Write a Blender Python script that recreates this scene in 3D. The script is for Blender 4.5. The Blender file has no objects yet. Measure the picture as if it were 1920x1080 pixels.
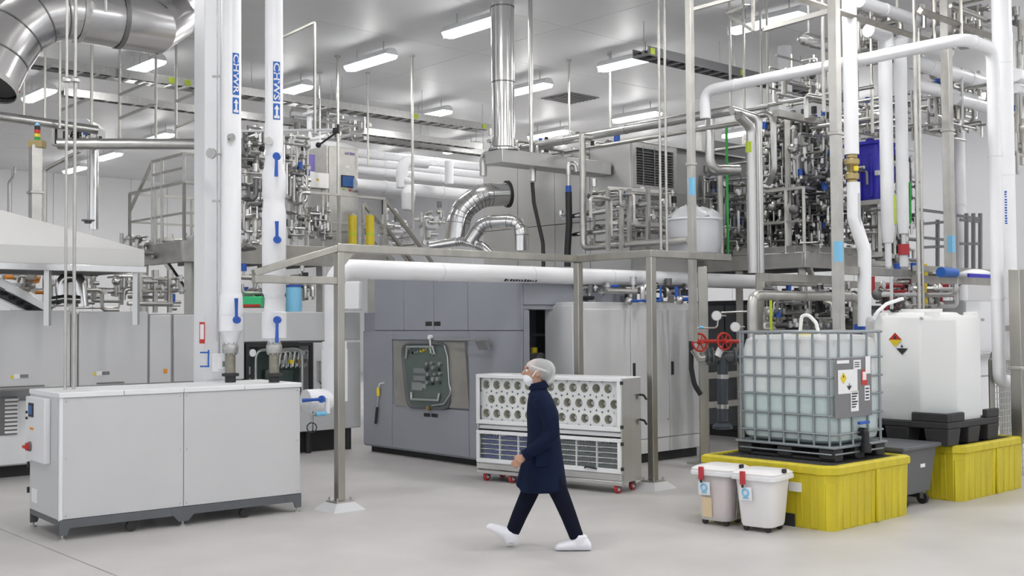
import bpy, math, random
from mathutils import Vector as V, Matrix as M
random.seed(7)
scene = bpy.context.scene
col = scene.collection
# ------------------------------------------------------------------ camera
FPX, CAMH = 2100.0, 2.08
PITCH, ROLL = math.atan(65 / FPX), math.radians(0.4)
CAM = V((0, 0, CAMH))
_fw = V((0, math.cos(PITCH), math.sin(PITCH)))
_u0 = V((0, -math.sin(PITCH), math.cos(PITCH)))
_rt = V((1, 0, 0)) * math.cos(ROLL) - _u0 * math.sin(ROLL)
_up = _u0 * math.cos(ROLL) + V((1, 0, 0)) * math.sin(ROLL)
cd = bpy.data.cameras.new('camera')
cd.sensor_width = 36.0
cd.lens = 36.0 * FPX / 1920
cd.clip_end = 300
cam = bpy.data.objects.new('camera', cd)
col.objects.link(cam)
mw = M((_rt, _up, -_fw)).transposed().to_4x4()
mw.translation = CAM
cam.matrix_world = mw
scene.camera = cam
# ------------------------------------------------------------------ world, exposure
w = bpy.data.worlds.new('world')
scene.world = w
w.use_nodes = True
bg = w.node_tree.nodes['Background']
bg.inputs[0].default_value = (0.93, 0.96, 1.0, 1)
bg.inputs[1].default_value = 0.55
scene.view_settings.view_transform = 'Standard'
scene.view_settings.look = 'None'
scene.view_settings.exposure = 0.99
scene.view_settings.gamma = 1.0
scene.view_settings.use_curve_mapping = False
LAMP_W = 18.5
scene.cycles.max_bounces = 5
scene.cycles.diffuse_bounces = 3
scene.cycles.glossy_bounces = 2
scene.cycles.use_light_tree = False
scene.cycles.transmission_bounces = 4
scene.cycles.caustics_reflective = False
scene.cycles.caustics_refractive = False
# ------------------------------------------------------------------ room axes: U runs right-back, W runs left-back
TH = math.atan2(0.668, 0.744)
U = V((math.cos(TH), math.sin(TH), 0))
W = V((-math.sin(TH), math.cos(TH), 0))
def ray(px, py): return _fw * FPX + _rt * (px - 960) - _up * (py - 540)
def P(px, py, Y):
    d = ray(px, py); return CAM + d * (Y / d.y)
def G(px, py, z=0.0):
    d = ray(px, py); return CAM + d * ((z - CAMH) / d.z)
def proj(p):
    d = p - CAM; k = FPX / d.dot(_fw); return (960 + k * d.dot(_rt), 540 - k * d.dot(_up))
def along_px(p, dr, px):
    d = p - CAM; k = (px - 960) / FPX
    t = (k * d.dot(_fw) - d.dot(_rt)) / (dr.dot(_rt) - k * dr.dot(_fw)); return p + dr * t
def along_py(p, dr, py):
    d = p - CAM; k = -(py - 540) / FPX
    t = (k * d.dot(_fw) - d.dot(_up)) / (dr.dot(_up) - k * dr.dot(_fw)); return p + dr * t
Zv = V((0, 0, 1))
def route(start, *steps):
    """start: a point or (px,py,depth); steps along the room axes until a picture column/row, or by metres"""
    p = P(*start) if isinstance(start, tuple) else start.copy()
    out = [p]
    for s in steps:
        k = s[0]
        if k == 'u': p = along_px(p, U, s[1])
        elif k == 'v': p = along_px(p, W, s[1])
        elif k == 'z': p = along_py(p, Zv, s[1])
        elif k == 'du': p = p + U * s[1]
        elif k == 'dv': p = p + W * s[1]
        elif k == 'dz': p = p + Zv * s[1]
        elif k == 'Z': p = V((p.x, p.y, s[1]))
        elif k == 'p': p = P(*s[1])
        out.append(p)
    return out
def uv(a, b, z=0.0): return U * a + W * b + Zv * z
def ab(p): return (p.dot(U), p.dot(W))
# ------------------------------------------------------------------ mesh builder
class MB:
    def __init__(s): s.v = []; s.f = []
    def add(s, vs, fs, m=None):
        n = len(s.v)
        s.v += [tuple(m @ V(q)) if m else tuple(q) for q in vs]
        s.f += [tuple(i + n for i in f) for f in fs]
        return s
    def box(s, x0, y0, z0, x1, y1, z1, m=None):
        x0, x1 = min(x0, x1), max(x0, x1); y0, y1 = min(y0, y1), max(y0, y1); z0, z1 = min(z0, z1), max(z0, z1)
        return s.add([(x0,y0,z0),(x1,y0,z0),(x1,y1,z0),(x0,y1,z0),(x0,y0,z1),(x1,y0,z1),(x1,y1,z1),(x0,y1,z1)],
                     [(0,3,2,1),(4,5,6,7),(0,1,5,4),(1,2,6,5),(2,3,7,6),(3,0,4,7)], m)
    def cbox(s, c, sz, m=None):
        return s.box(c[0]-sz[0]/2, c[1]-sz[1]/2, c[2]-sz[2]/2, c[0]+sz[0]/2, c[1]+sz[1]/2, c[2]+sz[2]/2, m)
    def hexa(s, pts, m=None):   # 8 corners: bottom ring then top ring
        return s.add(pts, [(0,3,2,1),(4,5,6,7),(0,1,5,4),(1,2,6,5),(2,3,7,6),(3,0,4,7)], m)
    def tube(s, pts, r, n=12, caps=True, sq=False, m=None, closed=False):
        pts = [V(p) for p in pts]
        K = len(pts)
        rs = r if isinstance(r, (list, tuple)) else [r] * K
        tg = []
        for i in range(K):
            a = (pts[i] - pts[i-1]) if i else None
            b = (pts[i+1] - pts[i]) if i < K-1 else None
            a = a.normalized() if a and a.length > 1e-9 else None
            b = b.normalized() if b and b.length > 1e-9 else None
            t = (a + b) if a and b else (a or b or V((0,0,1)))
            if t.length < 1e-6: t = a
            tg.append((t.normalized(), a, b))
        t0 = tg[0][0]
        ref = Zv if abs(t0.z) < 0.95 else U
        x = ref.cross(t0).normalized(); y = t0.cross(x).normalized()
        ring = []
        ang0 = math.pi / 4 if sq else 0
        if sq: n = 4
        prev = t0
        for i in range(K):
            t, a, b = tg[i]
            q = prev.rotation_difference(t); x = q @ x; y = q @ y; prev = t
            sc = 1.0; mv = None
            if a and b:
                c = a.dot(t)
                if c > 0.3:
                    sc = 1 / c; mv = (b - a)
                    mv = mv.normalized() if mv.length > 1e-6 else None
            rr = rs[i] * (math.sqrt(2) if sq else 1)
            for j in range(n):
                an = ang0 + 2 * math.pi * j / n
                o = x * (math.cos(an) * rr) + y * (math.sin(an) * rr)
                if mv is not None and sc > 1.0001:
                    o = o + mv * (o.dot(mv) * (sc - 1))
                ring.append(pts[i] + o)
        fs = []
        for i in range(K-1):
            for j in range(n):
                fs.append((i*n+j, i*n+(j+1)%n, (i+1)*n+(j+1)%n, (i+1)*n+j))
        if caps:
            fs.append(tuple(reversed(range(n)))); fs.append(tuple((K-1)*n + j for j in range(n)))
        return s.add(ring, fs, m)
    def cyl(s, p0, p1, r, n=12, r1=None, m=None, caps=True):
        return s.tube([p0, p1], [r, r if r1 is None else r1], n, caps, m=m)
    def lathe(s, prof, n=16, m=None, close=True):
        vs = []; fs = []
        for (r, z) in prof:
            for j in range(n):
                a = 2*math.pi*j/n; vs.append((r*math.cos(a), r*math.sin(a), z))
        for i in range(len(prof)-1):
            for j in range(n): fs.append((i*n+j, i*n+(j+1)%n, (i+1)*n+(j+1)%n, (i+1)*n+j))
        if close:
            fs.append(tuple(reversed(range(n)))); fs.append(tuple((len(prof)-1)*n+j for j in range(n)))
        return s.add(vs, fs, m)
    def prism(s, poly, z0, z1, m=None):
        n = len(poly)
        vs = [(x, y, z0) for x, y in poly] + [(x, y, z1) for x, y in poly]
        fs = [tuple(reversed(range(n))), tuple(range(n, 2*n))] + [(i, (i+1)%n, n+(i+1)%n, n+i) for i in range(n)]
        return s.add(vs, fs, m)
    def torus(s, c, ax, R, r, n=20, k=8, a0=0, a1=2*math.pi):
        ax = V(ax).normalized(); ref = Zv if abs(ax.z) < 0.9 else V((1,0,0))
        x = ref.cross(ax).normalized(); y = ax.cross(x)
        full = abs(a1 - a0 - 2*math.pi) < 1e-6
        cnt = n if full else n + 1
        pts = [V(c) + x*(R*math.cos(a0+(a1-a0)*i/n)) + y*(R*math.sin(a0+(a1-a0)*i/n)) for i in range(cnt)]
        vs = []; fs = []
        for i, p in enumerate(pts):
            d = (p - V(c)).normalized()
            for j in range(k):
                a = 2*math.pi*j/k; vs.append(p + d*(r*math.cos(a)) + ax*(r*math.sin(a)))
        for i in range(n):
            i2 = (i+1) % cnt
            for j in range(k): fs.append((i*k+j, i2*k+j, i2*k+(j+1)%k, i*k+(j+1)%k))
        return s.add(vs, fs)
    def ball(s, c, r, n=14, k=9, m=None):
        r = r if isinstance(r, (tuple, list)) else (r, r, r)
        vs = [(c[0], c[1], c[2]-r[2])]; fs = []
        for i in range(1, k):
            ph = -math.pi/2 + math.pi*i/k
            for j in range(n):
                a = 2*math.pi*j/n
                vs.append((c[0]+r[0]*math.cos(ph)*math.cos(a), c[1]+r[1]*math.cos(ph)*math.sin(a), c[2]+r[2]*math.sin(ph)))
        vs.append((c[0], c[1], c[2]+r[2])); L = len(vs)-1
        for j in range(n): fs.append((0, 1+(j+1)%n, 1+j)); fs.append((L, L-n+j, L-n+(j+1)%n))
        for i in range(k-2):
            for j in range(n): fs.append((1+i*n+j, 1+i*n+(j+1)%n, 1+(i+1)*n+(j+1)%n, 1+(i+1)*n+j))
        return s.add(vs, fs, m)
    def loft(s, rings, caps=True):   # rings: lists of equal length
        n = len(rings[0]); vs = [q for r in rings for q in r]; fs = []
        for i in range(len(rings)-1):
            for j in range(n): fs.append((i*n+j, i*n+(j+1)%n, (i+1)*n+(j+1)%n, (i+1)*n+j))
        if caps: fs.append(tuple(reversed(range(n)))); fs.append(tuple((len(rings)-1)*n+j for j in range(n)))
        return s.add(vs, fs)
    def mesh(s, name, smooth=True):
        me = bpy.data.meshes.new(name)
        me.from_pydata(s.v, [], s.f)
        if smooth:
            me.polygons.foreach_set('use_smooth', [True]*len(me.polygons))
            me.set_sharp_from_angle(angle=math.radians(38))
        me.update(); return me
def fillet(pts, rad, seg=5):
    pts = [V(p) for p in pts]; out = [pts[0]]
    for i in range(1, len(pts)-1):
        a = pts[i-1]-pts[i]; b = pts[i+1]-pts[i]
        la, lb = a.length, b.length
        a.normalize(); b.normalize()
        ang = a.angle(b, math.pi)
        if ang > math.radians(174): out.append(pts[i]); continue
        t = min(rad/math.tan(ang/2), la*0.48, lb*0.48)
        p0 = pts[i]+a*t; p1 = pts[i]+b*t
        for k in range(seg+1):
            q = k/seg; out.append(p0*(1-q)**2 + pts[i]*(2*q*(1-q)) + p1*q*q)
    out.append(pts[-1]); return out
# ------------------------------------------------------------------ objects
def _bev(o, wd, seg=2):
    if wd:
        b = o.modifiers.new('bevel', 'BEVEL'); b.width = wd; b.segments = seg; b.limit_method = 'ANGLE'; b.angle_limit = math.radians(40)
def part(name, mb, mat, parent, loc=None, rot=None, bevel=0, label=None, smooth=True):
    me = mb if isinstance(mb, bpy.types.Mesh) else mb.mesh(name, smooth)
    if not me.materials: me.materials.append(mat)
    o = bpy.data.objects.new(name, me); col.objects.link(o)
    o.parent = parent
    if loc is not None: o.location = loc
    if rot is not None: o.rotation_euler = rot
    if label: o['label'] = label
    _bev(o, bevel); return o
def tag(o, label, cat, group=None):
    o['label'] = label; o['category'] = cat
    if group: o['group'] = group
    return o
def thing(name, label, cat, loc=(0, 0, 0), rotz=0.0, group=None):
    o = bpy.data.objects.new(name, None); o.empty_display_size = 0.1; col.objects.link(o)
    o.location = loc; o.rotation_euler = (0, 0, rotz)
    return tag(o, label, cat, group)
def solo(name, mb, mat, label, cat, group=None, bevel=0, smooth=True):
    """a thing that is one mesh, given in world coordinates; origin goes to the middle of its base"""
    xs = [q[0] for q in mb.v]; ys = [q[1] for q in mb.v]; zs = [q[2] for q in mb.v]
    c = ((min(xs)+max(xs))/2, (min(ys)+max(ys))/2, min(zs))
    mb.v = [(q[0]-c[0], q[1]-c[1], q[2]-c[2]) for q in mb.v]
    o = part(name, mb, mat, None, c, bevel=bevel, smooth=smooth)
    return tag(o, label, cat, group)
def struct(name, mb, mat, parent=None, **k):
    o = part(name, mb, mat, parent, **k)
    if parent is None: o['kind'] = 'structure'
    return o
_tc = {}
def text_geo(s, size):
    """flat lettering: list of verts (x right, y up, centred) and faces"""
    if s not in _tc:
        cu = bpy.data.curves.new('t', 'FONT'); cu.body = s; cu.size = 1.0; cu.align_x = 'CENTER'; cu.align_y = 'CENTER'; cu.resolution_u = 2; cu.offset = .018
        ob = bpy.data.objects.new('t', cu); col.objects.link(ob)
        dg = bpy.context.evaluated_depsgraph_get()
        me = bpy.data.meshes.new_from_object(ob.evaluated_get(dg))
        _tc[s] = ([tuple(q.co) for q in me.vertices], [tuple(p.vertices) for p in me.polygons])
        bpy.data.objects.remove(ob); bpy.data.curves.remove(cu); bpy.data.meshes.remove(me)
    vs, fs = _tc[s]
    return [(q[0]*size, q[1]*size, 0) for q in vs], fs
def face_m(o, right, up):
    """matrix placing flat x/y drawing at o with x along right, y along up"""
    r = V(right).normalized(); q = V(up).normalized(); n = r.cross(q)
    m = M((r, q, n)).transposed().to_4x4(); m.translation = V(o); return m
# ------------------------------------------------------------------ materials
def mat(name, c, rough=0.5, metal=0.0, var=0.0, vscale=3.0, bump=0.0, bscale=60.0, spec=0.5, stretch=None, c2=None, coat=0.0):
    m = bpy.data.materials.new(name); m.use_nodes = True
    nt = m.node_tree; b = nt.nodes['Principled BSDF']
    b.inputs['Base Color'].default_value = (*c, 1); b.inputs['Roughness'].default_value = rough
    b.inputs['Metallic'].default_value = metal; b.inputs['Specular IOR Level'].default_value = spec
    if coat: b.inputs['Coat Weight'].default_value = coat
    if var or bump:
        tc = nt.nodes.new('ShaderNodeTexCoord'); mp = nt.nodes.new('ShaderNodeMapping')
        nt.links.new(tc.outputs['Object'], mp.inputs[0])
        if stretch: mp.inputs['Scale'].default_value = stretch
    if var:
        n = nt.nodes.new('ShaderNodeTexNoise'); n.inputs['Scale'].default_value = vscale; n.inputs['Detail'].default_value = 6
        nt.links.new(mp.outputs[0], n.inputs['Vector'])
        mx = nt.nodes.new('ShaderNodeMix'); mx.data_type = 'RGBA'
        d = c2 or tuple(max(0, q*(1-var)) for q in c)
        mx.inputs[6].default_value = (*d, 1); mx.inputs[7].default_value = (*(tuple(min(1, q*(1+var*0.5)) for q in c)), 1)
        mr = nt.nodes.new('ShaderNodeMapRange'); mr.inputs[1].default_value = 0.3; mr.inputs[2].default_value = 0.7
        nt.links.new(n.outputs[0], mr.inputs[0]); nt.links.new(mr.outputs[0], mx.inputs[0])
        nt.links.new(mx.outputs[2], b.inputs['Base Color'])
        m2 = nt.nodes.new('ShaderNodeMapRange'); m2.inputs[3].default_value = max(0, rough-0.08); m2.inputs[4].default_value = min(1, rough+0.08)
        nt.links.new(n.outputs[0], m2.inputs[0]); nt.links.new(m2.outputs[0], b.inputs['Roughness'])
    if bump:
        n2 = nt.nodes.new('ShaderNodeTexNoise'); n2.inputs['Scale'].default_value = bscale
        nt.links.new(mp.outputs[0], n2.inputs['Vector'])
        bp = nt.nodes.new('ShaderNodeBump'); bp.inputs['Strength'].default_value = bump; bp.inputs['Distance'].default_value = 0.01
        nt.links.new(n2.outputs[0], bp.inputs['Height']); nt.links.new(bp.outputs[0], b.inputs['Normal'])
    return m
def emis(name, c, st):
    m = bpy.data.materials.new(name); m.use_nodes = True
    b = m.node_tree.nodes['Principled BSDF']; b.inputs['Base Color'].default_value = (*c, 1)
    b.inputs['Emission Color'].default_value = (*c, 1); b.inputs['Emission Strength'].default_value = st; return m
def poly_mat(name, c, alpha, rough=0.35, trans=0.4):
    """milky translucent plastic"""
    m = bpy.data.materials.new(name); m.use_nodes = True; nt = m.node_tree
    b = nt.nodes['Principled BSDF']; b.inputs['Base Color'].default_value = (*c, 1); b.inputs['Roughness'].default_value = rough
    out = nt.nodes['Material Output']
    tl = nt.nodes.new('ShaderNodeBsdfTranslucent'); tl.inputs[0].default_value = (*c, 1)
    tp = nt.nodes.new('ShaderNodeBsdfTransparent')
    m1 = nt.nodes.new('ShaderNodeMixShader'); m1.inputs[0].default_value = trans
    m2 = nt.nodes.new('ShaderNodeMixShader'); m2.inputs[0].default_value = alpha
    nt.links.new(b.outputs[0], m1.inputs[1]); nt.links.new(tl.outputs[0], m1.inputs[2])
    nt.links.new(tp.outputs[0], m2.inputs[1]); nt.links.new(m1.outputs[0], m2.inputs[2])
    nt.links.new(m2.outputs[0], out.inputs[0]); return m
def glass_mat(name, c, alpha):
    m = bpy.data.materials.new(name); m.use_nodes = True; nt = m.node_tree
    b = nt.nodes['Principled BSDF']; b.inputs['Base Color'].default_value = (*c, 1); b.inputs['Roughness'].default_value = 0.05
    b.inputs['Alpha'].default_value = alpha; return m
X = {}
X['ceiling'] = mat('ceiling_paint', (.80,.805,.815), .5, var=.04, vscale=.6)
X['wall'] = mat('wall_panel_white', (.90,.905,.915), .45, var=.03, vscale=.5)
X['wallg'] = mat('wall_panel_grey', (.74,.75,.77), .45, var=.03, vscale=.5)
X['floor'] = mat('floor_epoxy', (.56,.545,.535), .42, var=.10, vscale=1.1, bump=.06, bscale=90, spec=.35)
X['joint'] = mat('joint_dark', (.33,.33,.33), .8)
X['cab'] = mat('cabinet_paint', (.61,.617,.63), .42, var=.02, vscale=1.5, spec=.35)
X['white'] = mat('white_paint', (.83,.84,.86), .4, var=.02, vscale=2)
X['pvc'] = mat('white_pipe_jacket', (.90,.905,.93), .32, var=.025, vscale=4, spec=.4)
X['cabw'] = mat('white_cabinet_enamel', (.72,.725,.735), .42, var=.02, vscale=1.5)
X['bluegrey'] = mat('bluegrey_paint', (.31,.325,.365), .42, var=.05, vscale=1.2)
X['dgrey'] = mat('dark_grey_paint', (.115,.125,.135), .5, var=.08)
X['steel'] = mat('brushed_stainless', (.62,.615,.60), .30, 1.0, var=.10, vscale=3, stretch=(1,1,.15))
X['steel2'] = mat('dull_stainless', (.56,.55,.52), .42, .9, var=.14, vscale=5)
X['post'] = mat('weathered_stainless_tube', (.45,.435,.395), .36, .92, var=.16, vscale=6, stretch=(1,1,.2))
X['galv'] = mat('galvanised', (.50,.50,.49), .45, .85, var=.15, vscale=14)
X['chrome'] = mat('bright_cladding', (.74,.735,.73), .17, 1.0, var=.05, vscale=2, bump=.03, bscale=5)
X['duct'] = mat('duct_cladding', (.62,.61,.61), .24, 1.0, var=.10, vscale=2.2, bump=.05, bscale=4)
X['seam'] = mat('seam_metal', (.22,.22,.22), .5, .8)
X['black'] = mat('black_plastic', (.022,.022,.024), .5)
X['black2'] = mat('black_rubber', (.035,.035,.037), .65, var=.2, vscale=8)
X['dark'] = mat('painted_shade', (.03,.03,.032), .7)  # near-black painted in for the shade of gaps, hollows and openings
X['blue'] = mat('blue_plastic', (.02,.10,.48), .38)
X['bluelab'] = mat('blue_label', (.02,.13,.50), .45)
X['sky'] = mat('light_blue_label', (.22,.55,.80), .5)
X['tote'] = mat('royal_blue_tote', (.035,.03,.50), .4, var=.08)
X['yellow'] = mat('yellow_polyethylene', (.64,.54,.02), .45, var=.08, vscale=2.5, stretch=(4,4,.6), c2=(.55,.45,.02))
X['yel'] = mat('yellow_paint', (.80,.62,.03), .4)
X['red'] = mat('red_paint', (.55,.035,.025), .4)
X['redw'] = mat('red_wheel', (.50,.04,.05), .45)
X['green'] = mat('green_plastic', (.03,.36,.06), .4)
X['lime'] = mat('lime_tag', (.55,.70,.05), .5)
X['orange'] = mat('orange_sticker', (.85,.30,.03), .5)
X['brass'] = mat('brass_fitting', (.42,.33,.16), .4, .8)
X['olive'] = mat('weathered_bare_pipe', (.30,.285,.235), .45, .6, var=.25, vscale=18)
X['pipeblk'] = mat('dark_pvc_pipe', (.05,.06,.075), .4)
X['paper'] = mat('paper_label', (.86,.86,.88), .6)
X['ink'] = mat('printed_ink', (.03,.03,.035), .6)
X['satin'] = mat('satin_stainless', (.66,.655,.64), .42, .75, var=.08, vscale=1.2)
X['hood'] = mat('satin_hood_sheet', (.66,.66,.65), .45, .25, var=.04, vscale=1.0)
X['plate'] = mat('grey_plate', (.20,.20,.21), .5)
X['liquid'] = mat('pale_liquid', (.22,.60,.60), .2)
X['cage'] = mat('cage_tube', (.30,.33,.35), .38, .7)
X['hdpe'] = poly_mat('milky_tank_plastic', (.98,.985,.99), .60, trans=.15)
X['tank'] = poly_mat('white_tank_plastic', (.95,.95,.945), .88, trans=.12)
X['wrap'] = poly_mat('plastic_wrap', (.86,.87,.90), .80, rough=.2, trans=.3)
X['bin'] = poly_mat('white_bin_plastic', (.95,.93,.94), 1.0, trans=.12)
X['glass'] = glass_mat('clear_glass', (.75,.85,.82), .06)
X['screen'] = emis('screen_blue', (.01,.04,.12), .6)
X['led'] = emis('lamp_diffuser', (1, 1, 1), 3.5)
X['led'].cycles.emission_sampling = 'NONE'
X['grating'] = mat('grating_dark', (.10,.10,.105), .55, .3)
# ------------------------------------------------------------------ the room
CEIL = 7.5
A0, A1, B0, B1 = -14.0, 28.6, -14.0, 40.4
mb = MB()
for a0, a1 in ((A0, 3.795), (3.815, A1 + .3)):
    mb.box(a0, B0, -.15, a1, B1 + .3, 0)
mb.box(A0, B0, -.16, A1, B1, -.008)
struct('floor', mb, X['floor'], rot=(0, 0, TH), smooth=False)
cl = struct('ceiling', MB().box(A0, B0, CEIL + .03, A1 + .3, B1 + .3, CEIL + .2), X['joint'], rot=(0, 0, TH), smooth=False)
me = MB().box(0, 0, 0, 7.086, 2.588, .05).mesh('ceiling_panel', False)
for i in range(6):
    for j in range(21):
        part('ceiling_panel', me, X['ceiling'], cl, (A0 + i*7.1, B0 + j*2.6 - .1 if j else B0, CEIL), smooth=False)
wb = struct('wall_back', MB().box(A0, B1 + .03, 0, A1 + .3, B1 + .25, CEIL), X['joint'], rot=(0, 0, TH), smooth=False)
me = MB().box(0, 0, 0, 1.405, .05, CEIL).mesh('wall_panel', False)
for i in range(30): part('wall_panel', me, X['wall'], wb, (A0 + i*1.42, B1 - .02, 0))
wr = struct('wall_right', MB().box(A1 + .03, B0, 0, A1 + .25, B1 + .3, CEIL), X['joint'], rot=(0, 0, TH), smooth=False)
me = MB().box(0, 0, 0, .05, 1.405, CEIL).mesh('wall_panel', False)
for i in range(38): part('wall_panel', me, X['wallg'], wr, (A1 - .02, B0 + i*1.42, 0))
# ------------------------------------------------------------------ ceiling lights
def lamp_at(a, b, label, group='ceiling light fixtures', L=1.42, k=1.0):
    t = thing('ceiling_light', label, 'ceiling light', uv(a, b, CEIL - .30), TH, group)
    part('housing', me_h, X['white'], t); part('diffuser', me_d, X['led'], t)
    for s in (-.45, .45): part('hanger', me_r, X['galv'], t, (0, s, .12))
    part('cable_gland', me_g, X['white'], t)
    ld = bpy.data.lights.new('lamp', 'AREA'); ld.shape = 'RECTANGLE'; ld.size = .20; ld.size_y = L; ld.energy = LAMP_W*k
    ld.color = (1, .985, .96)
    lo = bpy.data.objects.new('lamp', ld); col.objects.link(lo); lo.parent = t; lo.location = (0, 0, -.085)
    pd = bpy.data.lights.new('glow', 'POINT'); pd.energy = LAMP_W*k*.42; pd.shadow_soft_size = .12; pd.color = (1, .985, .97)
    po = bpy.data.objects.new('glow', pd); col.objects.link(po); po.parent = t; po.location = (0, 0, -.22)
    return t
me_h = MB().prism([(-.155,-.005),(.155,-.005),(.10,.09),(.05,.12),(-.05,.12),(-.10,.09)], -.73, .73, M(((1,0,0,0),(0,0,1,0),(0,1,0,0),(0,0,0,1)))).mesh('housing')
me_d = MB().prism([(-.15,.0),(-.135,-.05),(-.10,-.08),(.10,-.08),(.135,-.05),(.15,.0)], -.70, .70, M(((1,0,0,0),(0,0,1,0),(0,1,0,0),(0,0,0,1)))).mesh('diffuser')
me_h.flip_normals(); me_d.flip_normals()
me_r = MB().cyl((0,0,0), (0,0,.20), .012, 6).mesh('hanger')
me_g = MB().box(-.04, .70, -.09, .04, .80, 0).mesh('cable_gland')
LIGHTS = [((694,116), 'long ceiling light between the blue-labelled pipes and the bright vertical duct'),
 ((888,50), 'ceiling light touching the left edge of the bright vertical duct near the top'),
 ((1178,117), 'ceiling light at the end of the dark cable tray right of centre'),
 ((986,168), 'ceiling light just right of the bright vertical duct'),
 ((1194,219), 'ceiling light low above the sloping white pipe right of centre'),
 ((1029,252), 'small far ceiling light low, right of the bright vertical duct'),
 ((806,216), 'small far ceiling light above the ladder cable tray left of the vertical duct'),
 ((73,178), 'ceiling light at far left near the red alarm'),
 ((270,126), 'ceiling light behind the big curved duct at upper left'),
 ((544,171), 'ceiling light just right of the second blue-labelled pipe'),
 ((1438,42), 'ceiling light among the pipes at upper right'),
 ((204,293), 'far ceiling light above the left handrails'),
 ((140,318), 'farthest ceiling light on the left by the white wall'),
 ((297,258), 'far ceiling light behind the horizontal pipe at left')]
for (px, py), lb in LIGHTS:
    a, b = ab(G(px, py, CEIL - .32)); lamp_at(a, b, lb)
for i, j, lb in ((2,3,'small ceiling light seen over the silver elbow pipe'), (3,0,'added ceiling light hidden among the white drop pipes at right'),
   (3,-1,'added unseen ceiling light at the right edge behind the thickest white riser'), (3,1,'added unseen ceiling light behind the top of the valve skid'), (4,0,'added unseen ceiling light near the grey right wall'),
   (3,2,'added unseen ceiling light beyond the louvred steel housing'), (4,1,'added unseen ceiling light beyond the blue tote'), (3,3,'added unseen ceiling light beyond the steel housing roof'), (2,4,'added unseen ceiling light beyond the touchscreen cabinet'),
   (1,4,'added unseen ceiling light beyond the second riser'), (1,5,'added unseen ceiling light far behind the white column'), (3,4,'added unseen ceiling light far behind the vertical duct'), (2,5,'added unseen ceiling light behind the touchscreen cabinet roof'), (2,6,'added unseen ceiling light near the back wall behind the second riser')):
    lamp_at(12.45 + 4.15*i, 14.65 + 3.55*j, lb)  # all but the first fixture are unseen, added to brighten the far walls
for i in range(-3, 5):
    for j in range(-5, 1):
        a, b = 12.45 + 4.1*i, 14.65 + 3.5*j
        q = proj(uv(a, b, CEIL - .3)); d = (uv(a, b, CEIL-.3) - CAM).dot(_fw)
        if d > 0 and -40 < q[0] < 1960 and q[1] > -40: continue
        if (i + j) % 2: continue
        lamp_at(a, b, 'ceiling light outside the picture above the near floor', 'lights above the near floor', k=2.0)
# ================================================================== helpers on planes of the room
def onA(px, py, a):
    d = ray(px, py); t = (a - CAM.dot(U)) / d.dot(U); p = CAM + d*t; return p.dot(W), p.z
def onB(px, py, b):
    d = ray(px, py); t = (b - CAM.dot(W)) / d.dot(W); p = CAM + d*t; return p.dot(U), p.z
class Fr:
    """a thing whose local axes are the room axes, origin at (a0,b0,z0)"""
    def __init__(s, name, label, cat, a0, b0, z0=0.0, group=None):
        s.a, s.b, s.z = a0, b0, z0
        s.o = thing(name, label, cat, uv(a0, b0, z0), TH, group)
    def A(s, px, py, a=None):   # local (y,z) on plane a
        b, z = onA(px, py, s.a if a is None else a); return b - s.b, z - s.z
    def B(s, px, py, b=None):   # local (x,z) on plane b
        a, z = onB(px, py, s.b if b is None else b); return a - s.a, z - s.z
    def p(s, name, mb, mt, parent=None, **k): return part(name, mb, mt, parent or s.o, **k)
def pipe(name, pts, r, mt, label, cat='pipe', group=None, fil=None, n=14, rings=None, rmat=None, caps=True):
    """pipe run with rounded bends; rings: clamps or seams at distances along it"""
    q = fillet(pts, fil if fil is not None else r*2.2)
    mb = MB().tube(q, r, n, caps)
    if not rings: return solo(name, mb, mt, label, cat, group)
    c = V(pts[0]); t = thing(name, label, cat, c, 0, group)
    mb.v = [tuple(V(x)-c) for x in mb.v]
    part('run', mb, mt, t)
    L = [0]
    for i in range(1, len(q)): L.append(L[-1] + (q[i]-q[i-1]).length)
    if isinstance(rings, (int, float)): rings = [rings*(k+.5) for k in range(int(L[-1]/rings))]
    for d in rings:
        for i in range(1, len(q)):
            if L[i-1] <= d <= L[i]:
                dr = (q[i]-q[i-1]).normalized(); p = q[i-1] + dr*(d-L[i-1]) - c
                part('collar', MB().cyl(p - dr*r*.22, p + dr*r*.22, r*1.09, n), rmat or mt, t); break
    return t
def bar(pts, hw, mb=None):   # square tube between points
    mb = mb or MB(); mb.tube(pts, hw, sq=True); return mb
def pxm(p): return FPX / (p - CAM).dot(_fw)        # pixels per metre at a point
def zat(p, py): return along_py(p, Zv, py).z
def vprof(c, prof, n=24):
    """upright turned shape at c; prof rows (picture y, radius in picture px)"""
    s = pxm(c); return MB().lathe([(r/s, zat(c, y)-c.z) for y, r in prof], n)
def wrap(vs, c, r, ang, zc, top_down=True):
    """lay flat drawing on an upright pipe; drawing x runs down the pipe"""
    k = CAM - c; base = math.atan2(k.y, k.x); out = []
    for x, y, _ in vs:
        an = base + ang + y/r
        out.append((r*math.cos(an), r*math.sin(an), zc - x))
    return out
def patch(c, r, ang, z0, z1, hw, n=6):
    mb = MB(); vs = []; fs = []
    for k in range(n+1):
        y = -hw + 2*hw*k/n
        vs += [(0, y, 0), (z1-z0, y, 0)]
    for k in range(n): fs.append((2*k, 2*k+1, 2*k+3, 2*k+2))
    return mb.add(wrap(vs, c, r, ang, z1), fs)
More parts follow.
